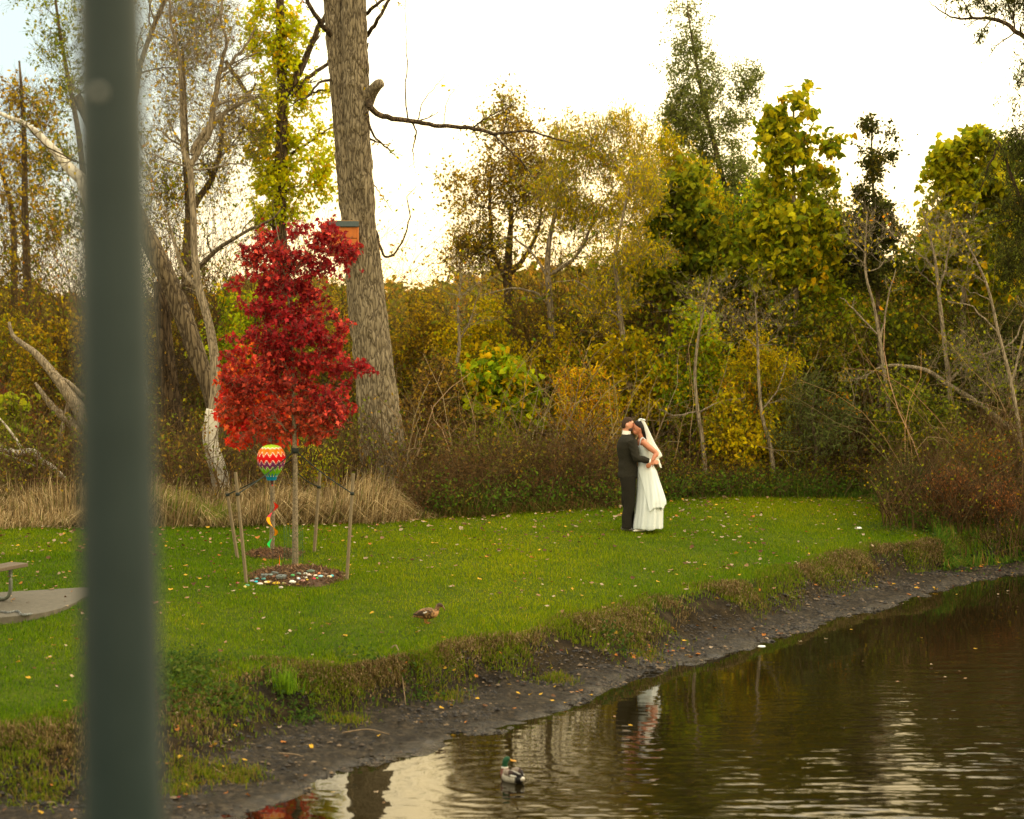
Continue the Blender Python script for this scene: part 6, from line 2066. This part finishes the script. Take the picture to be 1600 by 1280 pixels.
for sgn in (-1, 1):
    c0 = vec(.185 + .045 * sgn, sgn * .07 - .06, 0)
    V, F = sweep([c0 + vec(.07, 0, .045), c0 + vec(.0, 0, .035), c0 + vec(-.08, 0, .022), c0 + vec(-.12, 0, .016)], [.024, .032, .032, .014], [.03, .024, .018, .010], k=14, sides=14)
    V[:, 2] = np.maximum(V[:, 2], .003)
    MB().add(V, F).build('shoe', m_shoe_b, br, origin=O0)

# ================================================================ ducks
m_fea = attr_mat('feathers', rough=.7, spec=.25, bump=.4, bscale=90)


def mottle(V, base, dark, seed, sc_=70, thr=.05):
    k = vnoise(V[:, 0] * sc_, V[:, 1] * sc_ * 1.6, seed, V[:, 2] * sc_) > thr
    c = np.tile(np.array(base), (len(V), 1))
    c[k] = dark
    return c


# hen
H0 = gp(666, 974)
hen = empty('duck', H0, 'brown mottled hen mallard walking on the lawn, head lowered to the right', 'duck', rz=.12)
hp = [(-.165, 0, .083), (-.135, 0, .088), (-.09, 0, .104), (-.03, 0, .116), (.04, 0, .120), (.095, 0, .128), (.122, 0, .150), (.134, 0, .182), (.150, 0, .212), (.176, 0, .214), (.198, 0, .200)]
V, F = sweep(hp, [.006, .022, .045, .062, .063, .054, .036, .025, .027, .026, .012], [.004, .014, .044, .068, .070, .060, .036, .025, .029, .027, .012], k=60, sides=26)
c = mottle(V, lin(150, 116, 74), lin(70, 50, 32), 3, 85, .0)
hd_ = V[:, 2] > .175
c[hd_] = mottle(V[hd_], lin(120, 92, 62), lin(84, 62, 42), 4, 120)
c[(V[:, 2] > .205) & (V[:, 0] > .13)] = lin(66, 50, 36)
bre = (V[:, 0] > .085) & (V[:, 2] < .15)
c[bre] = mottle(V[bre], lin(176, 132, 88), lin(110, 78, 50), 5, 100, .25)
MB().add(V, F, c).build('body', m_fea, hen, origin=O0)
for sgn in (-1, 1):
    V, F = sweep([(.07, sgn * .048, .135), (.02, sgn * .062, .140), (-.05, sgn * .056, .132), (-.11, sgn * .036, .118), (-.158, sgn * .018, .108)], [.008, .012, .012, .009, .003], [.020, .034, .034, .022, .005], k=26, sides=14, ref=(0, 1, 0))
    c = mottle(V, lin(126, 98, 64), lin(56, 42, 30), 6, 80, -.05)
    c[(V[:, 0] < -.045) & (V[:, 2] < .125)] = lin(58, 46, 36)
    wq = MB().add(V, F, c).build('wing', m_fea, hen, origin=O0)
    MB().add(*sweep([(.0, sgn * .0755, .150), (-.022, sgn * .073, .139), (-.04, sgn * .069, .134)], [.003] * 3, [.005, .007, .004], k=6, sides=8), lin(226, 226, 226)).build('wing_bar', m_fea, wq, origin=O0)
m_bill = plain('brown_bill', lin(96, 66, 36), rough=.4)
MB().add(*sweep([(.192, 0, .205), (.208, 0, .188), (.222, 0, .160), (.228, 0, .143)], [.012, .012, .013, .007], [.013, .009, .006, .003], k=10, sides=12)).build('bill', m_bill, hen, origin=O0)
for sgn in (-1, 1):
    MB().add(*ball((.176, sgn * .0255, .218), .0045, 8, 6)).build('eye', m_eye, hen, origin=O0)
m_leg = plain('orange_leg', lin(150, 84, 34), rough=.5)
for sgn in (-1, 1):
    x0 = .012 * sgn
    mb = MB().add(*tube([(x0, sgn * .025, .07), (x0 - .008, sgn * .026, .035), (x0, sgn * .027, .004)], [.010, .006, .006], 8))
    for tt in (-.4, 0, .4):
        mb.add(*tube([(x0, sgn * .027, .006), (x0 + .045 * math.cos(tt), sgn * .027 + .045 * math.sin(tt), .003)], [.004, .003], 6))
    mb.add([(x0, sgn * .027, .005), (x0 + .041, sgn * .027 - .018, .003), (x0 + .044, sgn * .027, .003), (x0 + .041, sgn * .027 + .018, .003)], [(0, 1, 2, 3)])
    mb.build('leg', m_leg, hen, origin=O0)

# drake: built heading along local +X, then turned away from the camera
drk = empty('duck', DRAKE, 'green-headed drake swimming on the bright water, looking right', 'duck', rz=radians(128))
hd2 = vec(math.cos(-2.0), math.sin(-2.0), 0)        # head turned back over the right shoulder
nb = vec(.115, 0, .10)
hp = [(-.175, 0, .062), (-.14, 0, .050), (-.08, 0, .040), (.0, 0, .036), (.07, 0, .040), (.112, 0, .062), (.122, 0, .105), (.118, 0, .145), vec(.116, 0, .178) + hd2 * .006, vec(.116, 0, .190) + hd2 * .026, vec(.116, 0, .184) + hd2 * .046]
V, F = sweep(hp, [.006, .036, .066, .080, .074, .054, .034, .027, .030, .028, .014], [.005, .028, .050, .062, .060, .052, .032, .026, .030, .030, .014], k=70, sides=28)
c = mottle(V, lin(164, 160, 146), lin(138, 134, 122), 3, 110)
c[(V[:, 0] < -.10)] = lin(26, 24, 22)
c[(V[:, 0] < -.155)] = lin(206, 200, 186)
br_ = (V[:, 0] > .075) & (V[:, 2] < .112)
c[br_] = mottle(V[br_], lin(98, 60, 46), lin(80, 48, 38), 4)
c[(V[:, 2] >= .112) & (V[:, 2] < .122) & (V[:, 0] > .06)] = lin(226, 224, 214)
c[(V[:, 2] >= .122) & (V[:, 0] > .06)] = lin(14, 62, 36)
MB().add(V, F, c).build('body', m_fea, drk, origin=O0)
for sgn in (-1, 1):
    V, F = sweep([(.075, sgn * .048, .082), (.03, sgn * .064, .090), (-.04, sgn * .058, .092), (-.10, sgn * .038, .086), (-.145, sgn * .014, .080)], [.010, .016, .018, .012, .004], [.022, .032, .032, .022, .006], k=26, sides=14, ref=(0, 1, 0))
    c = mottle(V, lin(150, 140, 126), lin(116, 102, 90), 6, 90)
    c[V[:, 0] < -.03] = lin(60, 46, 40)
    c[V[:, 0] < -.075] = lin(34, 28, 26)
    wq = MB().add(V, F, c).build('wing', m_fea, drk, origin=O0)
    MB().add(*sweep([(-.055, sgn * .074, .078), (-.085, sgn * .062, .076), (-.115, sgn * .046, .074)], [.004] * 3, [.006, .007, .004], k=6, sides=8), lin(220, 218, 206)).build('wing_bar', m_fea, wq, origin=O0)
m_bill2 = plain('yellow_bill', lin(206, 146, 30), rough=.4)
b0 = vec(.116, 0, .182) + hd2 * .048
MB().add(*sweep([b0, b0 + hd2 * .022 + vec(0, 0, -.007), b0 + hd2 * .05 + vec(0, 0, -.012), b0 + hd2 * .06 + vec(0, 0, -.013)], [.012, .013, .014, .007], [.012, .007, .005, .003], k=10, sides=12, ref=(-hd2[1], hd2[0], 0))).build('bill', m_bill2, drk, origin=O0)
pv_ = vec(-hd2[1], hd2[0], 0)
for sgn in (-1, 1):
    MB().add(*ball(vec(.116, 0, .194) + hd2 * .034 + pv_ * .027 * sgn, .0045, 8, 6)).build('eye', m_eye, drk, origin=O0)

# ================================================================ fallen leaves, litter
m_fl = {}
CLS = {'yellow': (190, 150, 50), 'orange': (170, 108, 48), 'tan': (150, 118, 86), 'pale': (166, 146, 120), 'brown': (92, 64, 42), 'red': (120, 44, 34)}


def curl_leaf(rng, size, col):
    tv, tf = (DIAMOND, HEART)[rng.integers(0, 2)]
    V = tv * size
    V[:, 0] -= size * .5
    V[:, 2] = .010 + .35 * np.abs(V[:, 1]) + .5 * (V[:, 0] ** 2) / size + .004 * rng.normal(size=len(V))
    return V, tf, np.tile(np.array(lin(*col)) * rng.uniform(.8, 1.1), (len(V), 1))


rng = np.random.default_rng(200)
m_fall = attr_mat('dry_leaf', rough=.8, trans=.15, spec=.15)
NL = 5200
x = rng.uniform(-9, 10, NL * 5)
y = rng.uniform(17, 38.6, NL * 5)
lo_, hi_ = yW(x), yL(x)
far = np.clip((y - 26) / 9, 0, 1)
pr_ = np.where(y > yT(x), .20 + .8 * far ** 1.5 * (x < 0) + .45 * far * (x >= 0), np.where(y > yF(x) - .3, .5, .28))
cl = .5 + .5 * vnoise(x * .6, y * .6, 201)
ok = (np.abs(x) < .257 * y) & (y > lo_ + .05) & (y < hi_ + .1) & (rng.uniform(0, 1, len(x)) < pr_ * (.15 + 1.6 * cl ** 1.5 + 1.0 * np.exp(-(hi_ - y) / .8) + .9 * np.exp(-np.hypot(x - TB[0], y - TB[1]) / 1.2)) * .55)
x, y = x[ok], y[ok]
z = terr(x, y)
lw_ = y > yT(x)
dist = y.copy()
order = np.argsort(y)
names = list(CLS)
protos = {}
for nm in names:
    for v_ in range(3):
        Vq, Fq, Cq = curl_leaf(rng, rng.uniform(.04, .065), CLS[nm])
        protos[nm, v_] = MB().add(Vq, Fq, Cq).mesh('fallen_leaf', m_fall, smooth=False)
P_ = {'lawn': [.10, .06, .32, .26, .24, .02], 'mud': [.22, .34, .16, .12, .14, .02]}
far_mb = MB()
for cnt, i in enumerate(order):
    onl = bool(lw_[i])
    nm = names[rng.choice(6, p=P_['lawn' if onl else 'mud'])]
    zz_ = z[i] + (.028 if onl else .004)
    if cnt < 250:
        o = bpy.data.objects.new('fallen_leaf', protos[nm, rng.integers(0, 3)])
        COL.objects.link(o)
        o.location = (x[i], y[i], zz_)
        o.rotation_euler = (rng.normal() * .25, rng.normal() * .25, rng.uniform(0, 6.28))
        tag(o, f'{nm} fallen leaf lying ' + ('on the near part of the grass' if onl else 'on the muddy bank below the lawn'), 'leaf', f'{nm} leaves fallen on the ' + ('near lawn' if onl else 'muddy bank'))
    else:
        Vq, Fq, Cq = curl_leaf(rng, rng.uniform(.03, .075), CLS[nm])
        far_mb.add(Vq @ rotm('Z', rng.uniform(0, 6.28)) @ rotm('X', rng.normal() * .3) + vec(x[i], y[i], zz_), Fq, Cq)
o = far_mb.build('leaf_litter', m_fall, smooth=False)
tag(o, 'scatter of small fallen leaves over the farther lawn and bank', 'fallen leaves', kind='stuff')
# leaves adrift on the pond
for k, (px, py) in enumerate(((1160, 936 + 72), (1348, 1035), (1463, 1053), (1476, 1060), (1500, 1051), (1524, 1015), (1455, 1040), (1402, 1067), (1495, 930), (1560, 930), (1590, 950), (1440, 998), (1250, 1004), (960, 1122), (985, 1135), (588, 1240), (600, 1257), (520, 1240), (1575, 925), (1432, 1112), (1330, 985), (1290, 1000), (1508, 1062))):
    p = flat(px, py, .004)
    nm = ('pale', 'tan', 'yellow')[k % 3]
    o = bpy.data.objects.new('floating_leaf', protos[nm, k % 3])
    COL.objects.link(o)
    o.location = [float(q) for q in p]
    o.rotation_euler = (0, 0, k * 1.3)
    tag(o, f'{nm} leaf floating on the dark pond', 'leaf', f'{nm} leaves floating on the pond')
m_paper = plain('white_litter', lin(232, 232, 226), rough=.6, vary=.05)
for (px, py, sz, lab) in ((1341, 827, .065, 'crumpled white scrap lying on the far right part of the lawn'), (1190, 1012, .05, 'bluish white scrap caught at the water\'s edge')):
    p = gp(px, py)
    V, F = ball((0, 0, 0), (sz, sz * .6, sz * .3), 12, 8)
    V = V * (1 + .35 * vnoise(V[:, 0] * 30, V[:, 1] * 30, 6, V[:, 2] * 30))[:, None]
    o = MB().add(V + p + vec(0, 0, sz * .25), F).build('paper_scrap', m_paper, origin=tuple(p), smooth=False)
    tag(o, lab, 'litter')
# sticks on the mud
m_stick = plain('stick_wood', lin(120, 100, 74), rough=.85, vary=.3)
for k, (a_, b_, c_, lab) in enumerate((((936, 1022), (952, 1012), (966, 1000), 'dark stick propped on the grassy bank below the couple'), ((322, 1190), (338, 1205), (354, 1216), 'pale thin stick on the mud near the grey post'), ((535, 1148), (575, 1145), (608, 1152), 'long thin stick lying flat on the mud'), ((610, 1060), (622, 1062), (634, 1063), 'short pale stick caught in the bank grass'), ((436, 1180), (460, 1184), (474, 1187), 'thin stick at the edge of the wet mud'))):
    pp = [gp(*a_) + vec(0, 0, .02), gp(*b_) + vec(0, 0, .035), gp(*c_) + vec(0, 0, .03)]
    o = MB().add(*tube(pp, [.008, .007, .004], 6)).build('stick', m_stick if k else M_BARKDARK, origin=tuple(pp[0]))
    tag(o, lab, 'stick')
